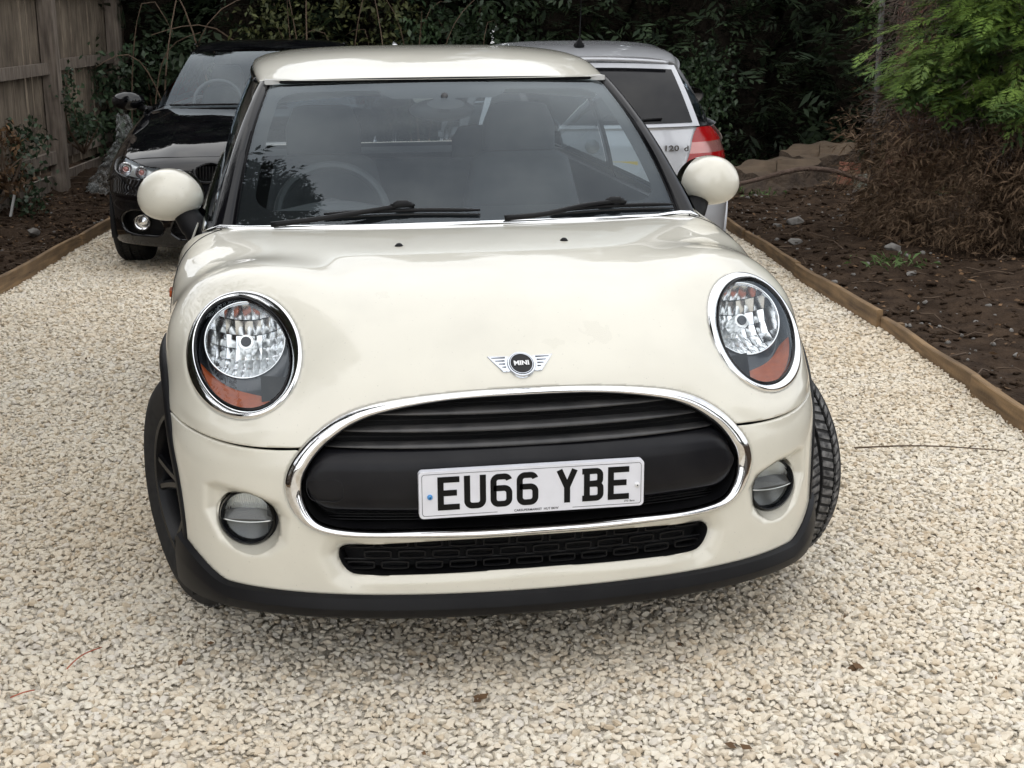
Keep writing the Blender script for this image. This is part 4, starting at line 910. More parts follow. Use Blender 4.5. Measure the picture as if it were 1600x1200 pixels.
def gravel(y0, y1, dens, dmin, size, name, seed):
    yy = np.linspace(y0, y1, max(3, int((y1-y0)/.35))); qq = np.linspace(0, 1, 25)
    V = []
    for y in yy:
        x = (LEFT_X(y)+.012)*(1-qq)+(RIGHT_X(y)-.012)*qq
        hump = .006*np.sin(x*2.1+y*1.3)+.005*np.sin(x*4.7-y*2.9)+.012*(np.exp(-((qq)/.04)**2)+np.exp(-((1-qq)/.04)**2))
        V.append(np.stack([x, 0*x+y, GZ(y)+hump-.006], 1))
    o = mesh(name, np.concatenate(V), grid_faces(len(yy), 25), M['gravel'])
    tag(mesh('driveway', np.concatenate(V)-[0, 0, .0065], grid_faces(len(yy), 25), m_bed), kind='structure')      # trodden stone dust just under the loose chippings
    ng = bpy.data.node_groups.new(name+'_scatter', 'GeometryNodeTree'); ng.interface.new_socket('Geometry', in_out='INPUT', socket_type='NodeSocketGeometry'); ng.interface.new_socket('Geometry', in_out='OUTPUT', socket_type='NodeSocketGeometry')
    N, L = ng.nodes, ng.links; gi = N.new('NodeGroupInput'); go = N.new('NodeGroupOutput')
    dp = N.new('GeometryNodeDistributePointsOnFaces'); dp.distribute_method = 'POISSON'; dp.inputs['Distance Min'].default_value = dmin; dp.inputs['Density Max'].default_value = dens; dp.inputs['Seed'].default_value = seed
    L.new(gi.outputs[0], dp.inputs['Mesh'])
    jn = N.new('GeometryNodeJoinGeometry'); rg = random.Random(seed)
    for k in range(14):
        pt = N.new('GeometryNodePoints'); pt.inputs['Count'].default_value = rg.choice((11, 13, 15, 18))
        rv = N.new('FunctionNodeRandomValue'); rv.data_type = 'FLOAT_VECTOR'; rv.inputs[0].default_value = (-1, -1, -1); rv.inputs[1].default_value = (1, 1, 1); rv.inputs['Seed'].default_value = seed*50+k
        nm = N.new('ShaderNodeVectorMath'); nm.operation = 'NORMALIZE'; L.new(rv.outputs[0], nm.inputs[0])
        sc = N.new('ShaderNodeVectorMath'); sc.operation = 'MULTIPLY'; a = rg.uniform(.9, 1.25); sc.inputs[1].default_value = (a*size/2, rg.uniform(.62, .95)*size/2, rg.uniform(.48, .75)*size/2); L.new(nm.outputs[0], sc.inputs[0]); L.new(sc.outputs[0], pt.inputs['Position'])
        ch = N.new('GeometryNodeConvexHull'); L.new(pt.outputs[0], ch.inputs[0]); sm = N.new('GeometryNodeSetMaterial'); sm.inputs['Material'].default_value = M['gravel']; L.new(ch.outputs[0], sm.inputs[0])
        g2 = N.new('GeometryNodeGeometryToInstance'); L.new(sm.outputs[0], g2.inputs[0]); L.new(g2.outputs[0], jn.inputs[0])
    ip = N.new('GeometryNodeInstanceOnPoints'); L.new(dp.outputs['Points'], ip.inputs['Points']); L.new(jn.outputs[0], ip.inputs['Instance']); ip.inputs['Pick Instance'].default_value = True
    rr = N.new('FunctionNodeRandomValue'); rr.data_type = 'FLOAT_VECTOR'; rr.inputs[0].default_value = (-.4, -.4, 0); rr.inputs[1].default_value = (.4, .4, 6.283); rr.inputs['Seed'].default_value = seed+3
    L.new(rr.outputs[0], ip.inputs['Rotation'])
    rs = N.new('FunctionNodeRandomValue'); rs.data_type = 'FLOAT'; rs.inputs[2].default_value = .62; rs.inputs[3].default_value = 1.3; rs.inputs['Seed'].default_value = seed+9; L.new(rs.outputs[1], ip.inputs['Scale'])
    ti = N.new('GeometryNodeTranslateInstances'); rz = N.new('FunctionNodeRandomValue'); rz.data_type = 'FLOAT_VECTOR'; rz.inputs[0].default_value = (0, 0, -.005); rz.inputs[1].default_value = (0, 0, .004); rz.inputs['Seed'].default_value = seed+17
    L.new(ip.outputs[0], ti.inputs[0]); L.new(rz.outputs[0], ti.inputs['Translation']); ti.inputs['Local Space'].default_value = False
    L.new(ti.outputs[0], go.inputs[0])
    md = o.modifiers.new('scatter', 'NODES'); md.node_group = ng
    return o
g1 = gravel(-1.6, 2.8, 12000, .0112, .0245, 'gravel', 11); tag(g1, 'loose cream limestone chippings covering the near drive', 'gravel', kind='stuff')
g2 = gravel(2.8, 11.4, 5500, .0160, .0300, 'gravel', 23); tag(g2, 'loose cream limestone chippings of the drive behind the cream car', 'gravel', kind='stuff')
# --- soil beds
m_soil = mat('dark_soil', (0.029, 0.0185, 0.012), rough=0.95, spec=0.12, noise=(9, (0.066, 0.044, 0.029), 0.9), bump=(38, 0.9, 0.03))
def vnoise(x, y, s, seed):
    r = np.random.default_rng(seed); n = 64; T = r.random((n, n)); X = x/s; Y = y/s; i = np.floor(X).astype(int); j = np.floor(Y).astype(int); u = X-i; v = Y-j; u = u*u*(3-2*u); v = v*v*(3-2*v)
    g = lambda a, b: T[a % n, b % n]
    return (g(i, j)*(1-u)+g(i+1, j)*u)*(1-v)+(g(i, j+1)*(1-u)+g(i+1, j+1)*u)*v
def soil_h(x, y): return .16*(vnoise(x, y, 1.3, 1)-.5)+.07*(vnoise(x, y, .38, 2)-.5)+.045*(vnoise(x, y, .13, 3)-.5)+.026*(vnoise(x, y, .05, 4)-.5)
def bed(name, side, y0, y1, width):
    ny = int((y1-y0)/.045); nq = int(width/.05); yy = np.linspace(y0, y1, ny); q = (np.linspace(0, 1, nq)**1.15)*width
    Yg, Qg = np.meshgrid(yy, q, indexing='ij'); Xg = (LEFT_X(Yg)-.03-Qg) if side < 0 else (RIGHT_X(Yg)+.03+Qg)
    Z = GZ(Yg)+.035+soil_h(Xg, Yg)*sstep(0, .35, Qg)+.05*sstep(.1, 1.2, Qg)
    Fq = grid_faces(ny, nq); return tag(mesh_np(name, np.stack([Xg, Yg, Z], -1).reshape(-1, 3), Fq if side < 0 else Fq[:, ::-1], m_soil, None, True), kind='structure')
bed('soil_bed', 1, -1.5, 12.5, 5.5); bed('soil_bed', -1, -2.0, 17.0, 3.2)
def soil_z(x, y):
    q = np.where(x > 0, x-RIGHT_X(y)-.03, LEFT_X(y)-.03-x); return GZ(y)+.035+soil_h(x, y)*sstep(0, .35, q)+.05*sstep(.1, 1.2, q)
# --- timber edging boards, each with its own sawn ends and slight kink
m_wood = mat('edging_timber', (0.25, 0.165, 0.085), rough=0.8, noise=(5, (0.155, 0.105, 0.06), 0.9), bump=(60, 0.5, 0.004))
def grain(m, sc):
    n, l = nodes_of(m); b = n['Principled BSDF']; tc = n.new('ShaderNodeTexCoord'); mp = n.new('ShaderNodeMapping'); mp.inputs['Scale'].default_value = sc
    t = n.new('ShaderNodeTexNoise'); t.inputs['Scale'].default_value = 6; t.inputs['Detail'].default_value = 7; r = n.new('ShaderNodeValToRGB'); r.color_ramp.elements[0].position = .3; r.color_ramp.elements[0].color = (0.45, 0.42, 0.4, 1); r.color_ramp.elements[1].position = .65; r.color_ramp.elements[1].color = (1.15, 1.12, 1.08, 1)
    x = n.new('ShaderNodeMixRGB'); x.blend_type = 'MULTIPLY'; x.inputs[0].default_value = 1; src = b.inputs['Base Color'].links[0].from_socket
    l.new(tc.outputs['Object'], mp.inputs[0]); l.new(mp.outputs[0], t.inputs['Vector']); l.new(t.outputs['Fac'], r.inputs[0]); l.new(src, x.inputs[1]); l.new(r.outputs[0], x.inputs[2]); l.new(x.outputs[0], b.inputs['Base Color'])
    return m
grain(m_wood, (3, .35, 6))
def plank(p0, p1, th, zb0, zt0, zb1, zt1, parent, name='board', m=m_wood, taper=0.0):
    p0 = np.array(p0, float); p1 = np.array(p1, float); d = p1-p0; L = np.linalg.norm(d); d /= L; nrm = np.array([-d[1], d[0]]); n = 9; V = []
    for i in range(n):
        f = i/(n-1); c = p0+(p1-p0)*f+nrm*(.004*math.sin(f*7+L*9)); zb = zb0+(zb1-zb0)*f; zt = zt0+(zt1-zt0)*f+.0025*math.sin(f*11+L*5); b = .004
        a, e = c-nrm*th/2, c+nrm*th/2
        V += [(a[0], a[1], zb), (a[0], a[1], zt-b), (a[0]+nrm[0]*b, a[1]+nrm[1]*b, zt), (e[0]-nrm[0]*b, e[1]-nrm[1]*b, zt), (e[0], e[1], zt-b), (e[0], e[1], zb)]
    Fp = grid_faces(n, 6, True).tolist()+[[5, 4, 3, 2, 1, 0], list(range((n-1)*6, n*6))]
    return mesh(name, V, Fp, m, parent, smooth=False)
def edging(side, joints, label):
    t = thing('timber_edging', label, 'edging', (float((LEFT_X if side < 0 else RIGHT_X)(joints[0])), joints[0], float(GZ(joints[0]))))
    fx = LEFT_X if side < 0 else RIGHT_X
    for k in range(len(joints)-1):
        y0, y1 = joints[k]+.006, joints[k+1]-.006; kx = (.012, -.014, .010, -.008, .013, -.01, .006)[k % 7]; kz = (.0, .012, -.006, .010, .003)[k % 5]
        plank((fx(y0)+kx*.4, y0), (fx(y1)+kx, y1), .032, GZ(y0)-.06, GZ(y0)+.088+kz, GZ(y1)-.06, GZ(y1)+.078+kz, t)
        mb = MB(); mb.box((float(fx(y1))+side*.034+kx, y1-.12, float(GZ(y1))+.0), (.035, .035, .12)); mb.build('peg', m_wood, t, smooth=False)
    return t
edging(1, [-1.5, .55, 2.28, 3.55, 5.2, 6.7, 8.9, 11.3], 'sawn timber edging boards along the right-hand soil bed')
edging(-1, [-1.6, .8, 3.2, 5.1, 7.45, 9.6, 11.4], 'sawn timber edging boards along the left-hand soil bed')
# ------------------------------------------------------------------ the two parked cars behind
def nose2(P, beta, h, n, cr, W, bow, ns, nu):
    P = np.array(P, float); sc = np.concatenate([[0], np.cumsum(np.linalg.norm(np.diff(P, axis=0), axis=1))]); s = np.linspace(0, sc[-1], ns)
    Q = spline(sc, P, s); be = np.interp(s, sc, np.radians(beta)); hh = np.interp(s, sc, h); nn = np.interp(s, sc, n); cc = np.interp(s, sc, cr); ww = np.interp(s, sc, W)
    G = np.zeros((ns, 2*nu-1, 3)); th = np.linspace(0, PI/2, 400)
    for i in range(ns):
        e = 2/nn[i]; X = ww[i]*np.sin(th)**e; Dn = hh[i]*(1-np.cos(th)**e); L = np.concatenate([[0], np.cumsum(np.hypot(np.diff(X), np.diff(Dn)))]); q = np.linspace(0, L[-1], nu); x = np.interp(q, L, X); dn = np.interp(q, L, Dn)
        y = Q[i, 0]+bow*x*x+dn*math.cos(be[i]); z = Q[i, 1]-cc[i]*x*x*math.sin(be[i])-dn*math.sin(be[i])
        G[i, nu-1:] = np.stack([x, y, z], 1); G[i, :nu] = np.stack([-x, y, z], 1)[::-1]
    return G
B_P = [(.06,.17),(.02,.22),(.0,.32),(.0,.44),(.015,.54),(.05,.60),(.085,.655),(.12,.70),(.18,.735),(.32,.785),(.60,.850),(1.0,.912),(1.40,.955)]
B_be = [0,0,0,0,3,10,22,35,50,66,80,88,90]; B_h = [.62,.62,.62,.62,.60,.56,.52,.48,.44,.40,.38,.45,.72]
B_n = [3.4,3.4,3.4,3.4,3.4,3.5,3.6,3.8,4.2,5,6,8,12]; B_cr = [.05]*9+[.05,.045,.03,.015]
LAMP_Q = np.array([(.47,.655),(.53,.668),(.64,.690),(.74,.712),(.795,.716),(.822,.690),(.815,.655),(.78,.625),(.70,.606),(.60,.600),(.52,.610),(.475,.632)])
FOGR_Q = np.array([(.46,.31),(.52,.375),(.62,.405),(.72,.385),(.77,.335),(.76,.28),(.70,.25),(.56,.245),(.47,.265)])
MID_Q = np.array([(-.38,.37),(.38,.37),(.42,.27),(.36,.225),(-.36,.225),(-.42,.27)])
def build_car(name, label, loc, rotz, pm, Lc, hatch, HWc):
    R_ = thing(name, label, 'car', loc, rotz, None, False)
    W = [HWc]*13; G = nose2(B_P, B_be, B_h, B_n, B_cr, W, .24, 170, 110); V0 = G.reshape(-1, 3); F0 = grid_faces(170, 219)
    # soft creases: bonnet power lines, bumper swage
    ax = np.abs(V0[:, 0]); top = sstep(.16, .4, V0[:, 1])*(V0[:, 2] > .7)
    line = .36+.22*np.clip(V0[:, 1], 0, 1.4); V0[:, 2] += top*.014*(1-sstep(-.05, .10, ax-line))*(ax < .8)
    fr = (V0[:, 1] < .75) & (V0[:, 2] < .62); sw = np.exp(-((V0[:, 2]-.50)/.022)**2); V0[:, 1] -= np.where(fr, .010*sw, 0)
    axf, axr = (.775, .30), (Lc-.99 if not hatch else Lc-.80, .30)
    ad = lambda V, a: np.hypot(V[:, 1]-a[0], V[:, 2]-a[1])-.365
    lam = inpoly_sdf(closed_curve(LAMP_Q, 60), ax, V0[:, 2]); lam = np.where(V0[:, 1] > .72, 1, lam)
    fog = inpoly_sdf(closed_curve(FOGR_Q, 60), ax, V0[:, 2]); fog = np.where(V0[:, 1] > .6, 1, fog); mid = np.where(V0[:, 1] > .5, 1, inpoly_sdf(MID_Q, V0[:, 0], V0[:, 2]))
    kid = np.where(V0[:, 1] > .4, 1, inpoly_sdf(closed_curve([(.045,.625),(.10,.690),(.20,.690),(.245,.655),(.22,.60),(.12,.588),(.06,.595)], 40), ax, V0[:, 2]))
    hoodz = np.where(top > 0, 0, 0)
    V, F = cut_mesh(V0, F0, [ad(V0, axf), lam, fog, mid, kid]); V, F = flange(V, F, .02); body = mesh('front_body', V, F, M[pm], R_)
    # bonnet shut line as a dark recessed cord
    xs = np.linspace(-.70, .70, 61); yl = .185+.24*xs**2+.28*np.clip(np.abs(xs)-.35, 0, 1)**1.5; zl = []
    Vt = V0[(V0[:, 2] > .5)]
    for x_, y_ in zip(xs, yl): zl.append(Vt[np.argmin((Vt[:, 0]-x_)**2+(Vt[:, 1]-y_)**2), 2])
    zl = smooth1(np.array(zl), 6); V, F = tube(np.stack([xs, yl, zl], 1), .0035, 4); mesh('bonnet_seam', V, F, M['dark'], body)
    # dark backing behind every opening
    V = V0.copy(); ctr = np.array([0, .9, .5]); dV = ctr-V; V += dV/np.linalg.norm(dV, axis=1)[:, None]*.075; sel = (V0[:, 1] < .75) & (V0[:, 2] < .76)
    ok = sel[F0].all(1); mesh('front_backing', V, F0[ok], M['dark'], R_)
    for sg in (-1, 1):
        # lamp unit
        sidev = (V0[:, 0]*sg > 0); l2 = np.where(sidev, -lam, -1)
        V, F = cut_mesh(V0, F0, [l2]); lens = mesh('headlamp', V, clean_faces(F), M['lens'], R_)
        V = V.copy(); dV = ctr-V; V += dV/np.linalg.norm(dV, axis=1)[:, None]*.045; mesh('lamp_housing', V, clean_faces(F), M['foglass'], lens)
        for cx, cz, rr in ((.60, .640, .040), (.715, .655, .044)):
            yy = .03+.24*cx*cx+.56*(1-(1-(cx/HWc)**3.5)**(1/3.5))+.035
            t = np.arange(32)*2*PI/32; rows = [np.stack([sg*(cx+r_*np.cos(t)), 0*t+yy+d_, cz+r_*np.sin(t)], 1) for r_, d_ in ((rr, .0), (rr*.92, -.012), (rr*.85, 0), (rr*.7, .015), (rr*.35, .03), (.002, .034))]
            Fq = grid_faces(6, 32, True); mesh('projector', np.concatenate(rows), flipf(Fq) if sg > 0 else Fq, M['reflector'], lens, smooth=False)
            V, F = tube([(sg*cx, yy+.02, cz), (sg*cx, yy-.004, cz), (sg*cx, yy-.010, cz)], [.02, .018, .001], 16); mesh('bulb', V, F, M['clearlens'], lens)
        # fog lamp
        cx, cz = .615, .325; yy = .02+.24*cx*cx+.6*(1-(1-(cx/HWc)**3.4)**(1/3.4))+.015; t = np.arange(32)*2*PI/32
        rows = [np.stack([sg*(cx+r_*np.cos(t)), 0*t+yy+d_, cz+r_*np.sin(t)], 1) for r_, d_ in ((.058, .02), (.057, -.008), (.050, -.010), (.047, .0))]
        Fq = grid_faces(4, 32, True); fo = mesh('fog_lamp', np.concatenate(rows), flipf(Fq) if sg > 0 else Fq, M['gloss'], R_, sharp=40)
        rows = [np.stack([sg*(cx+r_*np.cos(t)), 0*t+yy+d_, cz+r_*np.sin(t)], 1) for r_, d_ in ((.048, .0), (.040, .006), (.022, .022), (.018, .006), (.002, .002))]
        mesh('reflector', np.concatenate(rows), flipf(grid_faces(5, 32, True)) if sg > 0 else grid_faces(5, 32, True), M['reflector'], fo, smooth=False)
        # kidney frame with bars
        c = closed_curve([(.045,.625),(.10,.690),(.20,.690),(.245,.655),(.22,.60),(.12,.588),(.06,.595)], 50); c = np.concatenate([c, c[:1]]); yk_ = np.interp(c[:, 1], [p[1] for p in B_P[:9]], [p[0] for p in B_P[:9]])+.24*c[:, 0]**2
        V, F = tube(np.stack([sg*c[:, 0], yk_-.004, c[:, 1]], 1), .010, 6, False); kf = mesh('kidney_frame', V, F, M['gloss'], R_)
        for x_ in np.arange(.07, .235, .02): mb = MB(); mb.box((sg*x_, .085+.24*x_*x_, .64), (.006, .03, .085)); mb.build('grille_bar', M['satin'], kf, smooth=False)
    for z_ in (.245, .275, .305, .335, .36): xs = np.linspace(-.39, .39, 21); V, F = tube(np.stack([xs, .035+.24*xs*xs, 0*xs+z_], 1), .004, 5); mesh('intake_slat', V, F, M['satin'], R_)
    # sides and tail
    rows = []; tq = np.linspace(0, PI/2, 60); zs_ = np.linspace(.17, .955, 56)
    sx = lambda z: np.interp(z, [.15, .2, .3, .5, .70, .80, .90, .96], [.94*HWc, .965*HWc, .985*HWc, HWc, HWc*.995, HWc*.975, HWc*.935, HWc*.90])
    def tail_y(z):
        if hatch: return np.interp(z, [.17, .30, .44, .54, .585, .60, .70, .86, .955], [Lc-.07, Lc-.02, Lc, Lc-.005, Lc-.02, Lc-.05, Lc-.055, Lc-.075, Lc-.105])
        return np.interp(z, [.17, .30, .44, .56, .70, .86, .955], [Lc-.06, Lc-.01, Lc, Lc-.02, Lc-.04, Lc-.05, Lc-.10])
    for z in zs_:
        w = float(sx(z)); yb = float(tail_y(z)); e = 2/3.6; y0 = 1.40+.24*HWc*HWc*.98+.004; L0 = Lc-.75; yy = np.concatenate([np.linspace(y0, L0, 110)[:-1], L0+(yb-L0)*np.sin(tq)**e]); xx = np.concatenate([np.full(109, w), w*np.cos(tq)**e])
        rows.append(np.stack([xx, yy-.10*(xx/HWc)**2*(yy > L0)*0, 0*yy+z], 1))
    half = np.array(rows); flr = np.concatenate([half, (half*[-1, 1, 1])[:, ::-1][:, 1:]], 1); V1 = flr.reshape(-1, 3); F1 = np.array(flipf(grid_faces(flr.shape[0], flr.shape[1])))
    D = [ad(V1, axr), ad(V1, axf)]
    tlp = np.array([(.545,.715),(.565,.80),(.60,.925),(.635,.962),(.70,.965),(.79,.90),(.86,.80),(.87,.70),(.80,.690),(.62,.695)]) if hatch else np.array([(.55,.70),(.56,.83),(.75,.86),(.88,.84),(.9,.70)])
    tl = inpoly_sdf(closed_curve(tlp, 60), np.abs(V1[:, 0]), V1[:, 2]); tl = np.where(V1[:, 1] < Lc-.62, 1, tl)
    V, F = cut_mesh(V1, F1, D+[tl]); V, F = flange(V, F, .015); rb = mesh('rear_body', V, F, M[pm], R_)
    for sg in (-1, 1):
        V, F = cut_mesh(V1, F1, [np.where(V1[:, 0]*sg > 0, -tl-.002, -1)])
        zb0, zb1 = (.808, .872) if hatch else (.75, .79)
        lampm = None
        for nm, lo, hi, mm in (('tail_lamp', .0, zb0, 'redlens'), ('tail_lamp_lens', zb0, zb1, 'clearlens'), ('tail_lamp_lens', zb1, 2.0, 'redlens')):
            Va = V1[:, 2]; V, F = cut_mesh(V1, F1, [np.where(V1[:, 0]*sg > 0, -tl-.002, -1), np.minimum(Va-lo, hi-Va)])
            if len(F) == 0: continue
            o = mesh(nm, V+[0, .004, 0], clean_faces(F), M[mm], R_ if lampm is None else lampm); lampm = lampm or o
        # arches: thin return
        for a_ in (axf, axr):
            aa = np.linspace(-.3, PI+.3, 40); Vw = np.concatenate([np.stack([0*aa+sg*x_, a_[0]-r_*np.cos(aa), a_[1]+r_*np.sin(aa)], 1) for x_, r_ in ((.45, .02), (.45, .375), (HWc-.035, .368))]); mesh('wheel_well', Vw, grid_faces(3, 40), M['dark'], R_)
            make_wheel(sg*(HWc-.125), a_[0], .302, 0, sg, R_, R=.315, Wd=.21, rim_r=.205, rim_mat='badge', tread='rubber')
        # door seams, handle
        for y_ in (1.55, 2.55): zz = np.linspace(.22, .93, 20); V, F = tube(np.stack([sg*(sx(zz)-.001), 0*zz+y_, zz], 1), .003, 4); mesh('door_seam', V, F, M['dark'], rb)
        mb = MB(); mb.box((sg*(HWc+.004), 2.38, .80), (.03, .20, .03)); mb.build('door_handle', M[pm], rb)
        # mirrors
        a = np.arange(28)*2*PI/28; rows = [np.stack([sg*(.97+.115*math.sin(b_)**.8*np.cos(a)), 1.66-.075*math.cos(b_)+0*a, 1.005+.068*math.sin(b_)**.8*np.sin(a)], 1) for b_ in np.linspace(.05, PI/2, 12)]+[np.stack([sg*(.97+.115*np.cos(a)), 1.70+0*a, 1.005+.068*np.sin(a)], 1)]
        Fq = grid_faces(13, 28, True); dm = mesh('door_mirror', np.concatenate(rows), flipf(Fq) if sg > 0 else Fq, M[pm], R_)
        g = np.stack([sg*(.97+.108*np.cos(a)), 1.701+0*a, 1.005+.062*np.sin(a)], 1); Fg = [(i, (i+1) % 28, 28) for i in range(28)]; mesh('mirror_glass', np.concatenate([g, [g.mean(0)]]), Fg if sg < 0 else flipf(Fg), M['mirrorglass'], dm)
        V, F = tube([(sg*.90, 1.67, .965), (sg*.84, 1.66, .945), (sg*.80, 1.66, .935)], [.028, .024, .03], 10); mesh('mirror_arm', V, F, M['plastic'], dm)
    # glasshouse
    yT, zT = 2.12, 1.355; yR, zR = (Lc-.52, 1.335) if hatch else (3.15, 1.365); yRB, zRB = (Lc-.10, .958) if hatch else (3.80, .965)
    def ws2(u, v, off=0.):
        u = np.asarray(u, float); v = np.asarray(v, float); B = np.stack([.70*u, 1.405+.16*u*u, .955-.012*u*u], -1); T = np.stack([.565*u, yT+.09*u*u, zT-.012*u*u], -1); n_ = np.array([0, -.5, .86])
        return B*(1-v)[..., None]+T*v[..., None]+n_*((.03*4*v*(1-v))+off)[..., None]
    U, Vv = np.meshgrid(np.linspace(-1, 1, 41), np.linspace(0, 1, 21)); mesh('windscreen', ws2(U, Vv).reshape(-1, 3), grid_faces(21, 41), M['glass'], R_)
    yk2 = [yT, yT+.12, (yT+yR)/2, yR-.15, yR]; zk2 = [zT, zT+.032, 1.418, zR+.030, zR]; wk2 = [.575, .59, .60, .585, .555]
    yq = np.linspace(yT, yR, 50); zq = spline(yk2, zk2, yq); wq = spline(yk2, wk2, yq); th = np.linspace(-PI/2, PI/2, 61); rows = []
    for i, y in enumerate(yq):
        e = 2/2.8; xx = wq[i]*np.sign(np.sin(th))*np.abs(np.sin(th))**e; zz = (zq[i]-.075)+.075*np.abs(np.cos(th))**e; bowy = .09*(xx/.565)**2*np.clip(1-(y-yT)/.8, 0, 1)-.07*(xx/.565)**2*np.clip(1-(yR-y)/.6, 0, 1)
        rows.append(np.stack([xx, y+bowy, zz], 1))
    V = np.concatenate(rows); F = flipf(grid_faces(50, 61)); V, F = flange(V, np.array(F), .02); rf = mesh('roof', V, F, M[pm], R_)
    # rear glass and its frame
    def rg(u, v, off=0.): 
        u = np.asarray(u, float); v = np.asarray(v, float); B = np.stack([.655*u, yRB-.16*u*u, zRB+0*u], -1); T = np.stack([.545*u, yR-.06*u*u+.01, zR-.018-.02*u*u], -1); return B*(1-v)[..., None]+T*v[..., None]+np.array([0, .8, .5])*((.02*4*v*(1-v))+off)[..., None]
    U, Vv = np.meshgrid(np.linspace(-1, 1, 41), np.linspace(0, 1, 17)); mesh('rear_window', rg(U*.94, .05+Vv*.86, 0*U+.004).reshape(-1, 3), flipf(grid_faces(17, 41)), M['darkglass'], R_)
    V, F = cut_mesh(rg(U*1.0, Vv).reshape(-1, 3), np.array(flipf(grid_faces(17, 41))), [np.maximum(np.abs(U)-.92, np.maximum(.08-Vv, Vv-.88)).ravel()]); mesh('tailgate_frame', V, clean_faces(F), M[pm], R_)
    for sg in (-1, 1):
        # side glass with pillars
        def sp(y0, y1, l0, l1, mm, nm, ins=0., n_=12):
            rows = []
            for f in np.linspace(0, 1, 9):
                y = np.linspace(y0+l0*f, y1+l1*f, n_); xt = np.interp(y, yk2, wk2); zt = np.interp(y, yk2, zk2)-.078; xb = np.interp(y, [1.5, 1.9, 3.2, Lc-.3, Lc], [.745, .795, .80, .72, .64])
                rows.append(np.stack([sg*(xb*(1-f)+xt*f+.02*4*f*(1-f)-ins), y, .945*(1-f)+zt*f], 1))
            Fq = grid_faces(9, n_); mesh(nm, np.concatenate(rows), Fq if sg > 0 else flipf(Fq), M[mm], R_)
        e0 = yR-.12; sp(1.66, 2.50, .62, .02, 'tinted', 'door_window', .006); sp(2.58, e0 if hatch else 3.35, .02, -.12, 'tinted', 'rear_door_window', .006); sp(2.48, 2.60, .02, .02, 'gloss', 'door_pillar', 0, 3)
        sp(e0-.01 if hatch else 3.34, Lc-.26 if hatch else 3.74, -.12 if hatch else -.12, -.30 if hatch else -.58, pm, 'rear_pillar', -.001, 8); sp(1.565, 1.675, .66, .63, pm, 'windscreen_pillar', -.003, 4)
    if not hatch:   # boot lid
        U, Vv = np.meshgrid(np.linspace(-1, 1, 31), np.linspace(0, 1, 9)); mesh('boot_lid', np.stack([.80*U, 3.70+Vv*(Lc-3.80)-.06*U*U*Vv, .962+.012*(1-U*U)-.012*Vv], -1).reshape(-1, 3), grid_faces(9, 31), M[pm], R_)
    # belt cover, floor, dash, seats, steering wheel
    mb = MB(); mb.box((0, Lc/2, .22), (HWc*1.7, Lc-1.0, .06)); mb.build('underbody', M['dark'], R_)
    V = np.array([(-.80, 1.60, .93), (.80, 1.60, .93), (.80, Lc-.7, .93), (-.80, Lc-.7, .93), (-.73, 1.60, .92), (.73, 1.60, .92), (.73, Lc-.7, .92), (-.73, Lc-.7, .92)]); mesh('waist_rail', V, [(0, 4, 7, 3), (1, 2, 6, 5)], M['trim_in'], R_, smooth=False)
    U, Vv = np.meshgrid(np.linspace(-1, 1, 21), np.linspace(0, 1, 8)); mesh('dashboard', np.stack([.74*U, 1.47+.16*U*U*(1-Vv)+.5*Vv, .935+.02*np.sin(PI*Vv)-.1*sstep(.7, 1, Vv)], -1).reshape(-1, 3), grid_faces(8, 21), M['trim_in'], R_)
    mb = MB(); mb.box((0, 2.6, .40), (1.55, 2.2, .04)); mb.build('cabin_floor', M['trim_in'], R_)
    for cx in (-.37, .37):
        V, F = seat_back(cx, 2.45, .24, .5, 1.06); s_ = mesh('front_seat', V, F, M['seat'], R_); V, F = seat_back(cx, 2.56, .13, 1.06, 1.22, .08, .1); mesh('head_restraint', V, F, M['seat'], s_)
    V, F = seat_back(0, 3.25 if hatch else 3.30, .62, .5, .98, .12, .2); mesh('rear_seat', V, F, M['seat'], R_)
    t = np.linspace(0, 2*PI, 33); c_ = np.array([-.37, 1.98, .965]); V, F = tube(c_+np.outer(.18*np.cos(t), [1, 0, 0])+np.outer(.18*np.sin(t), [0, .45, .89]), .015, 8, False); mesh('steering_wheel', V, F, M['trim_in'], R_)
    V, F = tube(ws2(np.linspace(-.93, .3, 20), np.full(20, .045), np.full(20, .012)), .008, 6); mesh('wiper', V, F, M['satin'], R_)
    V, F = tube(ws2(np.linspace(-1, 1, 41), np.full(41, 0.0), np.full(41, .003)), .006, 6); mesh('scuttle_trim', V, F, M['satin'], R_)
    return R_, rb, rf, rg
M['badge_dark'] = mat('badge_chrome', (0.22, 0.22, 0.23), rough=.2, metal=.9)
M['darkglass'] = mat('privacy_glass', (0.004, 0.004, 0.005), rough=0.02, coat=0.0, spec=0.32)
black_car, _, brf, _ = build_car('saloon_car', 'black saloon car facing forward behind the cream hatchback, near the fence', (-.80, 6.05, float(GZ(6.5))), -.12, 'blackpaint', 4.53, False, .905)
for sg in (-1, 1):
    yy = np.linspace(2.3, 3.05, 20); V, F = tube(np.stack([sg*np.interp(yy, [2.1, 2.6, 3.1], [.565, .575, .555]), yy, np.interp(yy, [2.1, 2.3, 2.6, 2.9, 3.1], [1.36, 1.385, 1.392, 1.378, 1.36])], 1), .009, 6); mesh('roof_rail', V, F, M['gloss'], brf)
sil, srb, srf, srg = build_car('hatchback_car', 'silver hatchback seen from behind with red tail lamps and 120 d badge', (1.27+.12*4.2, 4.95+4.22, float(GZ(6.5))), PI-.12, 'silver', 4.22, True, .875)
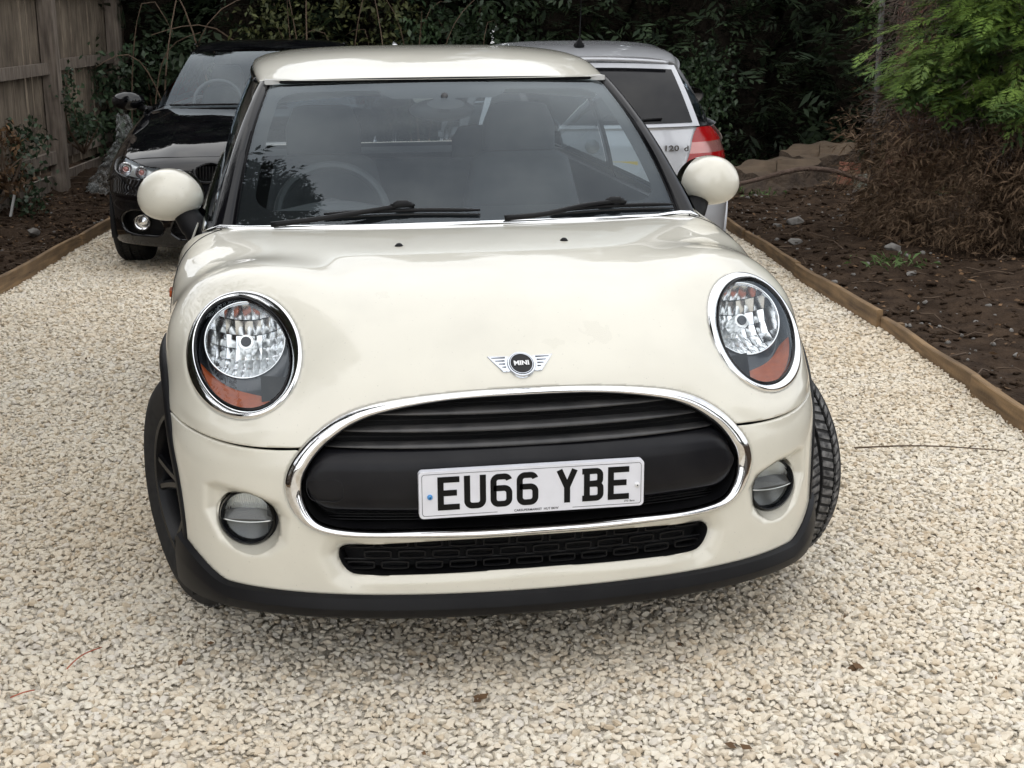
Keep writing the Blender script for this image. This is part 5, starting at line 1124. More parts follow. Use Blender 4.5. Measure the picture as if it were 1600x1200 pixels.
# tail details of the silver car
V, F = text_mesh('120', .044, .0014, .003, 1.12); V[:, 0] *= -1.25; V2, F2 = text_mesh('d', .044, .0012, .003); V2[:, 0] = V2[:, 0]*-1.3-.088; V2[:, 1] -= .002
mesh('model_badge', np.concatenate([np.stack([V[:, 0]-.462, 4.136-.0*V[:, 2]+V[:, 2]-.45*(V[:, 0]-.405)**2*0, V[:, 1]+.842], 1), np.stack([V2[:, 0]-.462, 4.136+V2[:, 2], V2[:, 1]+.842], 1)]), F+[tuple(i+len(V) for i in f) for f in F2], M['badge_dark'], srb, smooth=False)
t = np.arange(40)*2*PI/40; V, F = tube([(0, 4.12, .86), (0, 4.155, .86), (0, 4.158, .86)], [.041, .041, .001], 40); mesh('round_badge', V, F, M['badge'], srb, sharp=40)
mb = MB(); mb.box((0, 4.150, .715), (.53, .012, .115)); pl = mb.build('number_plate', mat('yellow_plate', (0.72, 0.52, 0.03), rough=.4), sil)
xs = np.linspace(-.62, .62, 41); V, F = tube(np.stack([xs, 4.185-.20*xs**2-.16*np.abs(xs/.62)**5, 0*xs+.594], 1), .006, 6); mesh('bumper_seam', V, F, M['dark'], srb)
V, F = tube([(-.02, 4.10, .985), (-.2, 4.085, 1.0), (-.42, 4.03, 1.005)], [.014, .010, .006], 8); mesh('rear_wiper', V, F, M['satin'], sil)
V, F = tube([(.0, 3.30, 1.408), (.0, 3.31, 1.425), (0, 3.34, 1.45)], [.035, .020, .008], 14); ae = mesh('aerial_base', V, F, M['satin'], srf)
V, F = tube([(0, 3.335, 1.44), (0, 3.50, 1.86)], [.0035, .002], 6); mesh('aerial_whip', V, F, M['satin'], ae)
xs = np.linspace(-.5, .5, 31); V, F = tube(np.stack([xs, 3.735-.06*(xs/.545)**2, 1.338-.03*(xs/.545)**2], 1), .012, 8); V[:, 1] = V[:, 1]+.02; mesh('roof_spoiler', V, F, M['silver'], srf)
for cx in (-.30,): V, F = tube([(cx, 4.1, .19), (cx, 4.22, .19)], .03, 14); mesh('exhaust', V, F, M['satin'], sil)
# ------------------------------------------------------------------ fence, hedges, trees, debris
def leafmat(name, c1, c2, rough=0.6, sc=2.5, c3=None):
    m = bpy.data.materials.new(name); m.use_nodes = True; n, l = nodes_of(m); b = n['Principled BSDF']; b.inputs['Roughness'].default_value = rough; b.inputs['Specular IOR Level'].default_value = 0.3
    ge = n.new('ShaderNodeNewGeometry'); r = n.new('ShaderNodeValToRGB'); r.color_ramp.elements[0].color = (*c1, 1); r.color_ramp.elements[1].color = (*c2, 1)
    if c3: e = r.color_ramp.elements.new(.93); e.color = (*c3, 1)
    l.new(ge.outputs['Random Per Island'], r.inputs[0]); t = n.new('ShaderNodeTexNoise'); t.inputs['Scale'].default_value = sc; l.new(ge.outputs['Position'], t.inputs['Vector'])
    q = n.new('ShaderNodeMapRange'); q.inputs[1].default_value = .3; q.inputs[2].default_value = .7; q.inputs[3].default_value = .65; q.inputs[4].default_value = 1.25; l.new(t.outputs['Fac'], q.inputs[0])
    x = n.new('ShaderNodeMixRGB'); x.blend_type = 'MULTIPLY'; x.inputs[0].default_value = 1; l.new(r.outputs[0], x.inputs[1]); l.new(q.outputs[0], x.inputs[2]); l.new(x.outputs[0], b.inputs['Base Color'])
    return m
LM = dict(dark=leafmat('dark_conifer', (0.013, 0.023, 0.012), (0.032, 0.052, 0.022)), laurel=leafmat('laurel_leaf', (0.018, 0.034, 0.017), (0.040, 0.066, 0.028), .4), olive=leafmat('olive_leaf', (0.035, 0.044, 0.015), (0.085, 0.092, 0.03)),
          lime=leafmat('fresh_conifer', (0.068, 0.125, 0.022), (0.165, 0.245, 0.045)), mid=leafmat('mid_conifer', (0.040, 0.080, 0.022), (0.09, 0.15, 0.035)), dead=leafmat('dead_conifer', (0.060, 0.036, 0.020), (0.150, 0.092, 0.052), .85, 3, (0.20, 0.135, 0.085)),
          grey=leafmat('dead_grey_twig', (0.075, 0.058, 0.048), (0.155, 0.12, 0.10), .85), ivy=leafmat('ivy_leaf', (0.022, 0.042, 0.022), (0.055, 0.085, 0.045), .4), grass=leafmat('weed', (0.05, 0.09, 0.025), (0.10, 0.16, 0.05)), leaf_litter=leafmat('leaf_litter', (0.07, 0.042, 0.022), (0.19, 0.11, 0.055), .85))
m_bark = mat('bark', (0.070, 0.045, 0.032), rough=0.95, noise=(14, (0.125, 0.085, 0.065), 0.8), bump=(25, 1.0, 0.03))
m_twig = mat('dry_stem', (0.105, 0.070, 0.044), rough=0.85, noise=(20, (0.075, 0.05, 0.033), 0.9))
m_inner = mat('shaded_crown_core', (0.016, 0.013, 0.010), rough=0.95, spec=0.1, noise=(12, (0.03, 0.025, 0.018), 0.8), bump=(15, 1.0, 0.08))  # dark brown holds the shade inside the crowns
def unit(v): return v/(np.linalg.norm(v, axis=-1, keepdims=True)+1e-9)
def rhombs(P, D, S, L, W, droop=0.0):
    """leaf quads: base P, direction D, side S, length L, width W"""
    D = unit(D); S = unit(S-D*(S*D).sum(-1, keepdims=True)); L = np.reshape(L, (-1, 1)); W = np.reshape(W, (-1, 1))
    mid = P+D*L*.5; n = np.cross(D, S); tip = P+D*L-np.array([0, 0, 1])*droop*L
    V = np.stack([P, mid+S*W*.5+n*W*.12, tip, mid-S*W*.5+n*W*.12], 1); return V.reshape(-1, 3), np.arange(len(P)*4).reshape(-1, 4)
def spray_proto(k, rng, w=.16, sub=False):
    if sub == 'fine':
        B, D, L = [], [], []
        for i in range(k):
            f = (i+.5)/k; s = 1 if i % 2 else -1; a = s*(.85-.5*f)+rng.normal(0, .12); ln = (.36*(1-f)**.6+.07)*rng.uniform(.75, 1.25); c0 = np.array([f, .04*math.sin(f*5), -.16*f*f]); d = np.array([math.cos(a), math.sin(a), -.18-.35*f]); B.append(c0); D.append(d); L.append(ln)
            for q in (.22, .42, .60, .78, .93):
                for s2 in (-1, 1): a2 = a+s2*.7; B.append(c0+d*ln*q); D.append(np.array([math.cos(a2), math.sin(a2), -.3])); L.append(ln*.34*(1.2-.8*q))
        return np.array(B), np.array(D), np.array(L)
    """flat fan of leaflets along a stem of length 1 in +x (z up is the face of the fan); returns bases, dirs, lengths"""
    B, D, L = [], [], []
    for i in range(k):
        f = (i+.6)/k; s = 1 if i % 2 else -1; a = s*(.95-.55*f)+rng.normal(0, .10); ln = (.46*(1-f)**.7+.10)*rng.uniform(.8, 1.2); c0 = np.array([f, 0, -.10*f*f])
        d = np.array([math.cos(a), math.sin(a), -.12-.25*f]); B.append(c0); D.append(d); L.append(ln)
        if sub:
            for q in (.35, .6, .82):
                for s2 in (-1, 1): a2 = a+s2*.62; B.append(c0+d*ln*q); D.append(np.array([math.cos(a2), math.sin(a2), -.25])); L.append(ln*.42*(1.15-q))
    B.append(np.array([.72, 0, -.06])); D.append(np.array([1, 0, -.35])); L.append(.30)
    return np.array(B), np.array(D), np.array(L)
def sprays(P, D, S, size, rng, k=7, w=.16, sub=False, variants=6):
    """many fans: base P, stem direction D, side S"""
    D = unit(D); S = unit(S-D*(S*D).sum(-1, keepdims=True)); N = np.cross(D, S); VV, nF = [], 0; size = np.broadcast_to(size, (len(P),))
    pro = [spray_proto(k, rng, w, sub) for _ in range(variants)]; pick = rng.integers(0, variants, len(P)); out = []
    for v in range(variants):
        ix = np.where(pick == v)[0]
        if len(ix) == 0: continue
        B, Dd, L = pro[v]; s = size[ix][:, None, None]
        bw = P[ix][:, None]+s*(B[None, :, :1]*D[ix][:, None]+B[None, :, 1:2]*S[ix][:, None]+B[None, :, 2:]*N[ix][:, None])
        dw = Dd[None, :, :1]*D[ix][:, None]+Dd[None, :, 1:2]*S[ix][:, None]+Dd[None, :, 2:]*N[ix][:, None]
        sw = np.cross(np.broadcast_to(N[ix][:, None], dw.shape), dw); lw = (s[..., 0]*L[None]).ravel()
        V, _ = rhombs(bw.reshape(-1, 3), dw.reshape(-1, 3), sw.reshape(-1, 3), lw, lw*w*2.0, .12); out.append(V)
    V = np.concatenate(out); return V, np.arange(len(V)).reshape(-1, 4)
def limbs(rng, base, pts, r0): 
    mb = MB()
    for p in pts: mb.tube(curve([base+(p-base)*.0, base+(p-base)*.5+rng.normal(0, .08, 3), p], 8), np.linspace(r0, r0*.25, 8), 6)
    return mb
def conifer(base, H, R, n, seed, label, m='dark', size=.34, z0=.0, group=None, shape=.75, name='conifer_tree', k=7, face=None, trunk_r=.13):
    rng = np.random.default_rng(seed); b = np.array(base, float); t = thing(name, label, 'tree', tuple(b), 0, group)
    V, F = tube(curve([b+[0, 0, -.1], b+[.05*rng.normal(), .05*rng.normal(), H*.5], b+[0, 0, H*.97]], 16), np.linspace(trunk_r, .015, 16), 9); mesh('trunk', V, F, m_bark, t)
    h = z0+(1-z0)*rng.random(n)**1.15; ang = rng.random(n)*2*PI
    if face is not None: ang = face+rng.normal(0, 1.15, n)
    rad = R*np.clip((1-h)**shape+.03, 0, 1)*(.45+.55*rng.random(n)**.45)*(1+.22*np.sin(ang*3+seed)+.18*np.sin(h*31+ang*2))
    P = b+np.stack([rad*np.cos(ang), rad*np.sin(ang), h*H], 1); out = np.stack([np.cos(ang), np.sin(ang), 0*ang], 1)
    D = out*rng.uniform(.5, 1.0, (n, 1))+np.stack([rng.normal(0, .4, n), rng.normal(0, .4, n), rng.uniform(-.45, .30, n)], 1); S = np.cross(D, [0, 0, 1.0])+rng.normal(0, .35, (n, 3))
    V, F = sprays(P, D, S, size*rng.uniform(.6, 1.25, n), rng, k); mesh_np('crown', V, F, LM[m], t)
    # solid lumpy core added to close sky gaps, inner shade put into its colour
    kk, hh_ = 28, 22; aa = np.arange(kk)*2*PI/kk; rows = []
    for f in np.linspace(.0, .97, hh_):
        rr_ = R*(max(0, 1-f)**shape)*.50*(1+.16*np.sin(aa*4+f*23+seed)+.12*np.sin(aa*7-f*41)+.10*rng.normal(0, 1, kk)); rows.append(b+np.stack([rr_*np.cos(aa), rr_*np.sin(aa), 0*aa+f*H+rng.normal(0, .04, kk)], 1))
    mesh('crown_core', np.concatenate(rows), grid_faces(hh_, kk, True), m_inner, t, smooth=False)
    return t
def bush(base, dims, n, seed, label, m='laurel', leaf=.09, cat='shrub', name='leafy_shrub', group=None, front=None, stems=6):
    rng = np.random.default_rng(seed); b = np.array(base, float); t = thing(name, label, cat, tuple(b), 0, group)
    cl = max(8, n//90); ca = rng.random(cl)*2*PI; cz = rng.random(cl)**.8; cr = rng.random(cl)**.5; C = b+np.stack([dims[0]*cr*np.cos(ca), dims[1]*cr*np.sin(ca), dims[2]*cz], 1)
    C[:, :2] = b[:2]+(C[:, :2]-b[:2])*(1-.35*cz[:, None]**3); pick = rng.integers(0, cl, n); P = C[pick]+rng.normal(0, 1, (n, 3))*np.array([.14, .14, .13])*max(dims)*.9*.8; P[:, 2] = np.maximum(P[:, 2], b[2]+.01)
    D = rng.normal(0, 1, (n, 3)); D[:, 2] -= .25; S = rng.normal(0, 1, (n, 3)); V, F = rhombs(P, D, S, leaf*rng.uniform(.6, 1.3, n), leaf*.55*rng.uniform(.7, 1.2, n), .15); mesh_np('foliage', V, F, LM[m], t)
    limbs(rng, b, [C[i] for i in rng.choice(cl, min(stems, cl), replace=False)], .014).build('stems', m_twig, t)
    t.children[-1]['kind'] = 'stuff'
    return t
GZf = lambda y: float(GZ(y))
# --- fence along the left: boards behind two rails, weathered
m_fence = grain(mat('weathered_board', (0.21, 0.175, 0.135), rough=0.9, noise=(3, (0.085, 0.067, 0.05), 0.9), bump=(70, 0.6, 0.004)), (7, 7, .5))
m_post = grain(mat('fence_post', (0.21, 0.18, 0.152), rough=0.9, noise=(4, (0.15, 0.125, 0.105), 0.9), bump=(50, 0.6, 0.004)), (6, 6, .6))
fd = np.array([.14, .99]); fd /= np.linalg.norm(fd); fn = np.array([fd[1], -fd[0]])      # towards the drive
f0 = np.array([-2.50, 10.55]); fence = thing('wooden_fence', 'weathered wooden board fence with posts and rails on the left', 'fence', (f0[0], f0[1], GZf(10)))
def oriented(c, along, out, up, parent, name, m, lean=0.0, rng=random):
    R3 = np.array([[fd[0], fn[0], 0], [fd[1], fn[1], 0], [0, 0, 1]]); mb = MB(); mb.box(c, (along, out, up), R3); o = mb.build(name, m, parent, smooth=False); return o
rf_ = random.Random(4); FZ = GZf(10.5)+.03
for k in range(-5, 3):
    p = f0+fd*2.38*k+fn*.03; oriented((p[0], p[1], FZ+1.0), .125, .135, 2.2, fence, 'post', m_post)
for k in range(-5, 2):
    for z, hgt in ((.34, .11), (1.13, .10), (1.80, .09)):
        p = f0+fd*2.38*(k+.5)+fn*.005; oriented((p[0], p[1], FZ+z+rf_.uniform(-.015, .015)), 2.25, .05, hgt, fence, 'rail', m_post)
    p = f0+fd*2.38*(k+.5)-fn*.045; oriented((p[0], p[1], FZ+.07), 2.25, .03, .18, fence, 'gravel_board', m_post)
x = -5*2.38
while x < 2*2.38:
    w = rf_.uniform(.135, .165); p = f0+fd*(x+w/2)-fn*(.047+rf_.uniform(0, .014)); hh = rf_.uniform(1.72, 1.80)
    oriented((p[0], p[1], FZ+.20+hh/2), w-.006, .016, hh, fence, 'board', m_fence); x += w+rf_.choice((.004, .012, .02, .03))
# --- the dark hedge behind everything
HG = 'tall conifers of the back hedge'
hd = [(-3.6, 14.6, 5.8, 1.5), (-2.0, 14.2, 6.8, 1.5), (-.4, 13.4, 6.0, 1.4), (1.2, 13.2, 7.2, 1.5), (2.7, 12.6, 6.2, 1.5), (4.1, 12.2, 7.4, 1.6), (5.6, 11.9, 6.6, 1.6), (7.2, 11.4, 7.4, 1.7), (9.2, 10.6, 6.8, 1.8), (-2.8, 15.8, 6.5, 1.5), (-1.2, 15.3, 6.9, 1.5), (.45, 15.0, 6.6, 1.5)]
words = ['leftmost tall dark conifer of the back hedge, behind the fence', 'tall dark conifer of the back hedge beyond the fence end', 'dark conifer of the back hedge behind the black car', 'tall dark conifer of the back hedge behind the cream car roof', 'dark conifer of the back hedge behind the silver car', 'tall dark conifer of the back hedge right of the silver car', 'dark conifer of the back hedge behind the tree stump', 'tall dark conifer of the back hedge behind the grey pole', 'rightmost dark conifer of the back hedge at the picture edge', 'dark conifer in the second row behind the fence end', 'dark conifer in the second row behind the black car', 'dark conifer in the second row behind the cream car']
for i, (x, y, H, R) in enumerate(hd):
    conifer((x, y, GZf(y)), H, R, 4000, 100+i, words[i], 'dark', .31, 0.0, HG, .42, k=7)
# lower growth in front of the hedge
bush((-1.75, 12.5, GZf(12)), (.75, .6, 1.25), 2600, 31, 'dark ivy-like shrub at the fence end behind the black car', 'ivy', .085)
bush((.15, 12.1, GZf(12)), (1.0, .5, 1.75), 2600, 32, 'olive green privet shrub above the black car roof', 'olive', .07)
bush((1.55, 11.9, GZf(12)), (.8, .5, 1.7), 2600, 33, 'dark laurel shrub above the cream car roof', 'laurel', .075)
bush((3.35, 10.75, GZf(11)), (.75, .45, 1.15), 3000, 34, 'dark laurel shrub right of the silver car', 'laurel', .062)
bush((-2.62, 9.3, GZf(9.3)+.05), (.22, .9, .62), 500, 35, 'thin green creeper on the near fence bay', 'ivy', .06, 'creeper', 'creeper')
bush((-2.30, 11.0, GZf(11)+.35), (.22, .55, .75), 650, 36, 'thin green creeper hanging beside the second fence bay', 'ivy', .06, 'creeper', 'creeper')
bush((-2.62, 8.75, GZf(8.7)+.25), (.10, .16, .55), 260, 37, 'strip of brown dead leaves hanging on the near fence bay', 'leaf_litter', .06, 'dead leaves', 'dead_creeper')
# bare stems rising in front of the hedge
rng = np.random.default_rng(5); stm = thing('bramble_thicket', 'tangle of bare brown stems in front of the dark hedge', 'bramble', (-.7, 12.0, GZf(12)))
for k in range(28):
    x0 = rng.uniform(-2.0, 2.2); y0 = 11.6+rng.uniform(-.25, .5); lean = rng.normal(0, .45); hgt = rng.uniform(1.3, 2.6)
    P = curve([(x0, y0, GZf(12)-.02), (x0+lean*.35+rng.normal(0, .06), y0+rng.normal(0, .1), GZf(12)+hgt*.45), (x0+lean, y0+rng.normal(0, .2), GZf(12)+hgt*.85), (x0+lean*1.7, y0+rng.normal(0, .25), GZf(12)+hgt*(.85+.1*rng.normal()))], 14)
    V, F = tube(P, np.linspace(rng.uniform(.007, .016), .003, 14), 5); mesh('stem', V, F, m_twig, stm)
# --- big conifer on the right: green fans above, dead brown skirt below
def right_conifer():
    rng = np.random.default_rng(77); b = np.array([4.55, 6.15, GZf(6)+.05]); t = thing('conifer_tree', 'conifer on the right with bright green fans above a dead brown skirt', 'tree', tuple(b))
    V, F = tube(curve([b+[0, 0, -.1], b+[.02, .03, 1.5], b+[.0, 0, 4.2]], 14), np.linspace(.17, .05, 14), 12); tr = mesh('trunk', V, F, m_bark, t)
    mb = MB(); ends = []
    for k in range(70):
        a = rng.uniform(2.2, 5.2) if k < 55 else rng.uniform(0, 2*PI); z = rng.uniform(.05, 2.6); L = rng.uniform(.65, 1.12)*(1.0 if z < 1.6 else .9); d = np.array([math.cos(a), math.sin(a), 0])
        p0 = b+[0, 0, z+.15]; p2 = p0+d*L+[0, 0, -.12-.18*rng.random()]; P = curve([p0, p0+d*L*.5+[0, 0, .06+.05*rng.random()], p2], 8); mb.tube(P, np.linspace(.016, .004, 8), 5); ends.append(P)
    mb.build('branches', m_bark, t)['kind'] = 'stuff'
    # dead skirt: hanging wiry twigs
    Pd, Dd = [], []
    for k in range(3800):
        P = ends[rng.integers(0, len(ends))]; f = rng.random()**.6; q = P[int(f*7)]+rng.normal(0, .075, 3)
        if q[2]-b[2] > 1.20+.30*rng.random()-.18*math.sin(q[0]*5): continue
        Pd.append(q-[0, 0, rng.random()*.20]); a = rng.uniform(2.2, 5.2); Dd.append(np.array([math.cos(a)*.8, math.sin(a)*.8, rng.uniform(-1.1, .35)]))
    for k in range(2100):   # lower curtain reaching the soil
        a = rng.uniform(2.3, 5.1); r = rng.uniform(.50, 1.08)*(1+.10*math.sin(a*6)); z = rng.random()**1.1*.85; Pd.append(b+[r*math.cos(a), r*math.sin(a), z]); a += rng.normal(0, .7); Dd.append(np.array([math.cos(a), math.sin(a), rng.uniform(-1.2, .5)]))
    Pd, Dd = np.array(Pd), np.array(Dd); S = rng.normal(0, 1, Pd.shape); V, F = sprays(Pd, Dd, S, rng.uniform(.10, .27, len(Pd)), rng, 6, .05, True); pk = rng.random(len(F)) < .0
    mesh_np('dead_foliage', V, F, LM['dead'], t)['label'] = 'dead brown foliage skirt'
    # greyish dead twigs higher up against the trunk
    n = 2000; a = rng.uniform(2.5, 4.2, n); r = rng.uniform(.2, .92, n); P = b+np.stack([r*np.cos(a), r*np.sin(a), rng.uniform(.7, 2.3, n)], 1); V, F = sprays(P, np.stack([np.cos(a), np.sin(a), rng.uniform(-1, .4, n)], 1), rng.normal(0, 1, P.shape), rng.uniform(.12, .28, n), rng, 6, .04); mesh_np('dead_twigs', V, F, LM['grey'], t)
    # green fans in layered clumps
    P, D, sz = [], [], []
    for k in range(92):
        a = rng.uniform(3.25, 5.6); z = rng.uniform(1.05, 2.7); r = rng.uniform(.62, 1.20); c = b+np.array([r*math.cos(a), r*math.sin(a), z]); o = np.array([math.cos(a)-.25, math.sin(a), -.75])
        for q in range(26):
            P.append(c+rng.normal(0, 1, 3)*[.13, .13, .045]-o*[.25, .25, 0]*rng.random()); D.append(o+rng.normal(0, .45, 3)*[1, 1, .45]); sz.append(rng.uniform(.12, .25))
    P, D, sz = np.array(P), np.array(D), np.array(sz); S = np.cross(D, [0, 0, 1.0])+rng.normal(0, .25, P.shape); V, F = sprays(P, D, S, sz*1.1, rng, 12, .10, 'fine'); mesh_np('green_foliage', V, F, LM['lime'], t)['label'] = 'bright yellow-green foliage fans'
    sel = P[:, 2] < 99; V, F = sprays(P-[0.0, 0, .07]+unit(np.stack([b[0]-P[:, 0], b[1]-P[:, 1], 0*P[:, 0]], 1))*.10, D, S, sz*1.15, rng, 7, .10, True); mesh_np('inner_foliage', V, F, LM['mid'], t)
    return t
right_conifer()
def hanging_fan(base, tip, n, seed, label):
    rng = np.random.default_rng(seed); base, tip = np.array(base, float), np.array(tip, float); t = thing('overhanging_branch', label, 'branch', tuple(base)); C = curve([base, (base+tip)/2+[0, 0, .06], tip], 12); V, F = tube(C, np.linspace(.010, .003, 12), 5); mesh('stem', V, F, m_twig, t)
    d = tip-base; P = C[rng.integers(3, 12, n)]+rng.normal(0, .04, (n, 3)); D = d+rng.normal(0, .35, (n, 3)); D[:, 2] -= .25; S = np.cross(D, [0, 0, 1.0])+rng.normal(0, .2, P.shape); V, F = sprays(P, D, S, rng.uniform(.12, .24, n), rng, 11, .10, 'fine'); mesh_np('foliage', V, F, LM['mid'], t)
hanging_fan((4.75, 7.6, 1.62), (3.98, 7.5, 1.50), 34, 9, 'green conifer branch reaching left in front of the dark hedge')
hanging_fan((4.6, 7.4, 1.00), (4.10, 7.3, .86), 26, 10, 'small green conifer branch above the stump, beside the grey pole')
# reddish trunk and thin grey pole beside the conifer
b = np.array([5.06, 9.0, GZf(9)]); V, F = tube(curve([b+[0, 0, -.1], b+[.03, 0, 1.2], b+[0, .05, 3.6]], 14), np.linspace(.20, .15, 14), 14)
V += np.random.default_rng(3).normal(0, .006, V.shape); tt = thing('bare_tree', 'thick reddish brown bare tree trunk beside the grey pole', 'tree', tuple(b)); mesh('trunk', V, F, mat('red_bark', (0.135, 0.058, 0.040), rough=.95, noise=(18, (0.065, 0.032, 0.023), .9), bump=(22, 1, .04)), tt)
b = np.array([4.90, 9.35, GZf(9)]); V, F = tube([b+[0, 0, -.1], b+[0, 0, 2.4]], .026, 12); po = mesh('grey_pole', V, F, mat('pole_grey', (0.10, 0.10, 0.098), rough=.8, noise=(12, (.09, .085, .08), .9))); tag(po, 'thin upright grey pole behind the tree stump', 'pole')
# --- stump, brick, branch, lumps
def stump(base, R, H, seed, label):
    rng = np.random.default_rng(seed); b = np.array(base, float); k = 40; t_ = np.arange(k)*2*PI/k; lob = 1+.10*np.sin(t_*3+1)+.07*np.sin(t_*5)+.04*np.sin(t_*9+2); rows = []
    for f, s in ((-.3, 1.35), (0, 1.28), (.15, 1.12), (.4, 1.02), (.8, .98), (1.0, .96), (1.02, .90)): rows.append(np.stack([R*s*lob*np.cos(t_), R*.8*s*lob*np.sin(t_), H*f+(.05*np.sin(t_*1+.7)+.015*np.sin(t_*7))*max(0, f)], 1))
    rows.append(rows[-1]*[.5, .5, 1]+[0, 0, -.004]); rows.append(rows[-1]*[.02, .02, 1]); th_ = thing('tree_stump', label, 'stump', tuple(b)); V = np.concatenate(rows[:6])+b; mesh('bark', V, grid_faces(6, k, True), m_stbark, th_, sharp=50)
    V = np.concatenate(rows[5:])+b; mesh('cut_face', V, grid_faces(4, k, True), m_cut, th_)
m_stbark = mat('stump_bark', (0.075, 0.052, 0.034), rough=.95, noise=(9, (.035, .024, .017), .9), bump=(9, 1, .12)); m_cut = mat('sawn_wood', (0.115, 0.082, 0.053), rough=.9, noise=(6, (.06, .042, .027), .9), bump=(40, .6, .01))
stump((4.05, 9.55, GZf(9.5)+.05), .40, .17, 1, 'low wide sawn tree stump nearest the silver car'); stump((4.62, 9.95, GZf(9.9)+.05), .36, .27, 2, 'taller sawn tree stump behind the low one')
mb = MB(); c, s = math.cos(.3), math.sin(.3); mb.box((4.63, 9.25, GZf(9.3)+.17), (.15, .12, .20), np.array([[c, -s, 0], [s, c, 0], [0, 0, 1.0]])@np.array([[.99, 0, .12], [0, 1, 0], [-.12, 0, .99]])); tag(mb.build('brick', mat('old_brick', (0.24, 0.075, 0.045), rough=.9, noise=(12, (.30, .17, .12), .8), bump=(40, .8, .01)), None, smooth=False), 'red brick standing against the tree stump', 'brick')
mb = MB(); mb.box((4.72, 9.20, GZf(9.3)+.10), (.12, .10, .13), np.array([[c, s, 0], [-s, c, 0], [0, 0, 1.0]])); tag(mb.build('concrete_lump', mat('old_concrete', (0.24, .25, .22), rough=.95, noise=(9, (.13, .17, .13), .9), bump=(30, .8, .02)), None, smooth=False), 'grey green concrete block beside the red brick', 'block')
P = curve([(3.05, 8.7, GZf(8.7)+.12), (3.6, 8.75, GZf(8.7)+.20), (4.05, 8.75, GZf(8.7)+.28), (4.4, 8.65, GZf(8.7)+.22), (4.72, 8.5, GZf(8.5)+.12), (5.05, 8.45, GZf(8.4)+.10)], 30); V, F = tube(P, np.linspace(.017, .028, 30), 7); tag(mesh('fallen_branch', V, F, m_bark), 'long bent branch lying in front of the stump', 'branch')
def rock(c, r, seed, m, name, label, cat='stone', group=None):
    rng = np.random.default_rng(seed); bm = bmesh.new(); [bm.verts.new(Vector(p)) for p in unit(rng.normal(0, 1, (22, 3)))*r*np.array([1, .8, .6])*rng.uniform(.8, 1.1, (22, 1))]; bmesh.ops.convex_hull(bm, input=bm.verts); me = bpy.data.meshes.new(name); bm.to_mesh(me); bm.free(); me.materials.append(m); o = bpy.data.objects.new(name, me); o.location = c; COL.objects.link(o); return tag(o, label, cat, group)
m_pale = mat('pale_rubble', (0.22, 0.21, 0.195), rough=.95, noise=(22, (.10, .09, .08), .9), bump=(40, .8, .01))
for i, (x, y, r, lb) in enumerate([(3.30, 7.05, .085, 'pale rubble lump in the right bed, largest of the pair near the conifer'), (3.12, 6.95, .06, 'smaller pale rubble lump in the right bed beside the large one'), (2.98, 6.2, .07, 'flat pale rubble lump in the middle of the right bed'), (3.30, 5.35, .075, 'grey rubble lump at the foot of the brown skirt'), (5.0, 8.9, .11, 'whitish stone at the foot of the grey pole'), (3.15, 4.75, .05, 'small grey rubble lump in front of the brown skirt')]):
    rock((x, y, float(soil_z(np.array(x), np.array(y)))+r*.12), r*.8, 40+i, m_pale, 'rubble', lb, 'rubble')
rock((-2.32, 7.9, float(soil_z(np.array(-2.32), np.array(7.9)))+.03), .055, 60, m_pale, 'rubble', 'pale stone on the left soil bed', 'rubble')
mb = MB(); mb.box((-2.60, 8.75, GZf(8.7)+.16), (.016, .05, .20), np.array([[.96, 0, .25], [0, 1, 0], [-.25, 0, .96]])); tag(mb.build('white_stake', mat('white_plastic', (.62, .62, .60), rough=.5), None, smooth=False), 'short white plastic stake leaning in the left soil bed', 'stake')
mb = MB(); mb.box((-2.78, 9.0, GZf(9)+.20), (.03, .55, .22), np.array([[.94, 0, .34], [0, 1, 0], [-.34, 0, .94]])); tag(mb.build('dark_board', mat('tarred_board', (.022, .022, .024), rough=.7), None, smooth=False), 'dark board leaning against the foot of the fence', 'board')
# crumpled clear plastic sheet by the fence
rng = np.random.default_rng(12); U, W_ = np.meshgrid(np.linspace(0, 1, 40), np.linspace(0, 1, 50)); cxs, cys = -1.80, 9.75
wid = .05+.15*W_**.9; fold = np.abs(vnoise(U*2.2, W_*1.7, .16, 71)-.5)+.6*np.abs(vnoise(U*2.6+W_, W_*2.1, .075, 72)-.5); ang = (U-.5)*2.4+.5*np.sin(W_*4); wid = wid*(.75+.9*fold)
Xs = cxs+wid*np.sin(ang)-.10*W_+.03*np.sin(W_*6); Ys = cys-wid*.7*np.cos(ang)-.05*fold; Zs = GZf(9.7)+.12+.66*(1-W_)+.05*(vnoise(U*3, W_*0, .4, 73)-.5)
m_pl = bpy.data.materials.new('clear_plastic'); m_pl.use_nodes = True; n, l = nodes_of(m_pl); n.remove(n['Principled BSDF']); tr = n.new('ShaderNodeBsdfTransparent'); tr.inputs[0].default_value = (.75, .78, .78, 1); gl = n.new('ShaderNodeBsdfGlossy'); gl.inputs['Roughness'].default_value = .18; df = n.new('ShaderNodeBsdfDiffuse'); df.inputs[0].default_value = (.42, .43, .42, 1); x1 = n.new('ShaderNodeMixShader'); x1.inputs[0].default_value = .10; x2 = n.new('ShaderNodeMixShader'); x2.inputs[0].default_value = .30
l.new(gl.outputs[0], x1.inputs[2]); l.new(df.outputs[0], x1.inputs[1]); l.new(tr.outputs[0], x2.inputs[1]); l.new(x1.outputs[0], x2.inputs[2]); l.new(x2.outputs[0], n['Material Output'].inputs[0])
tag(mesh('plastic_sheet', np.stack([Xs, Ys, Zs], -1).reshape(-1, 3), grid_faces(50, 40), m_pl), 'crumpled clear plastic sheet hanging by the fence behind the black car', 'plastic sheet')
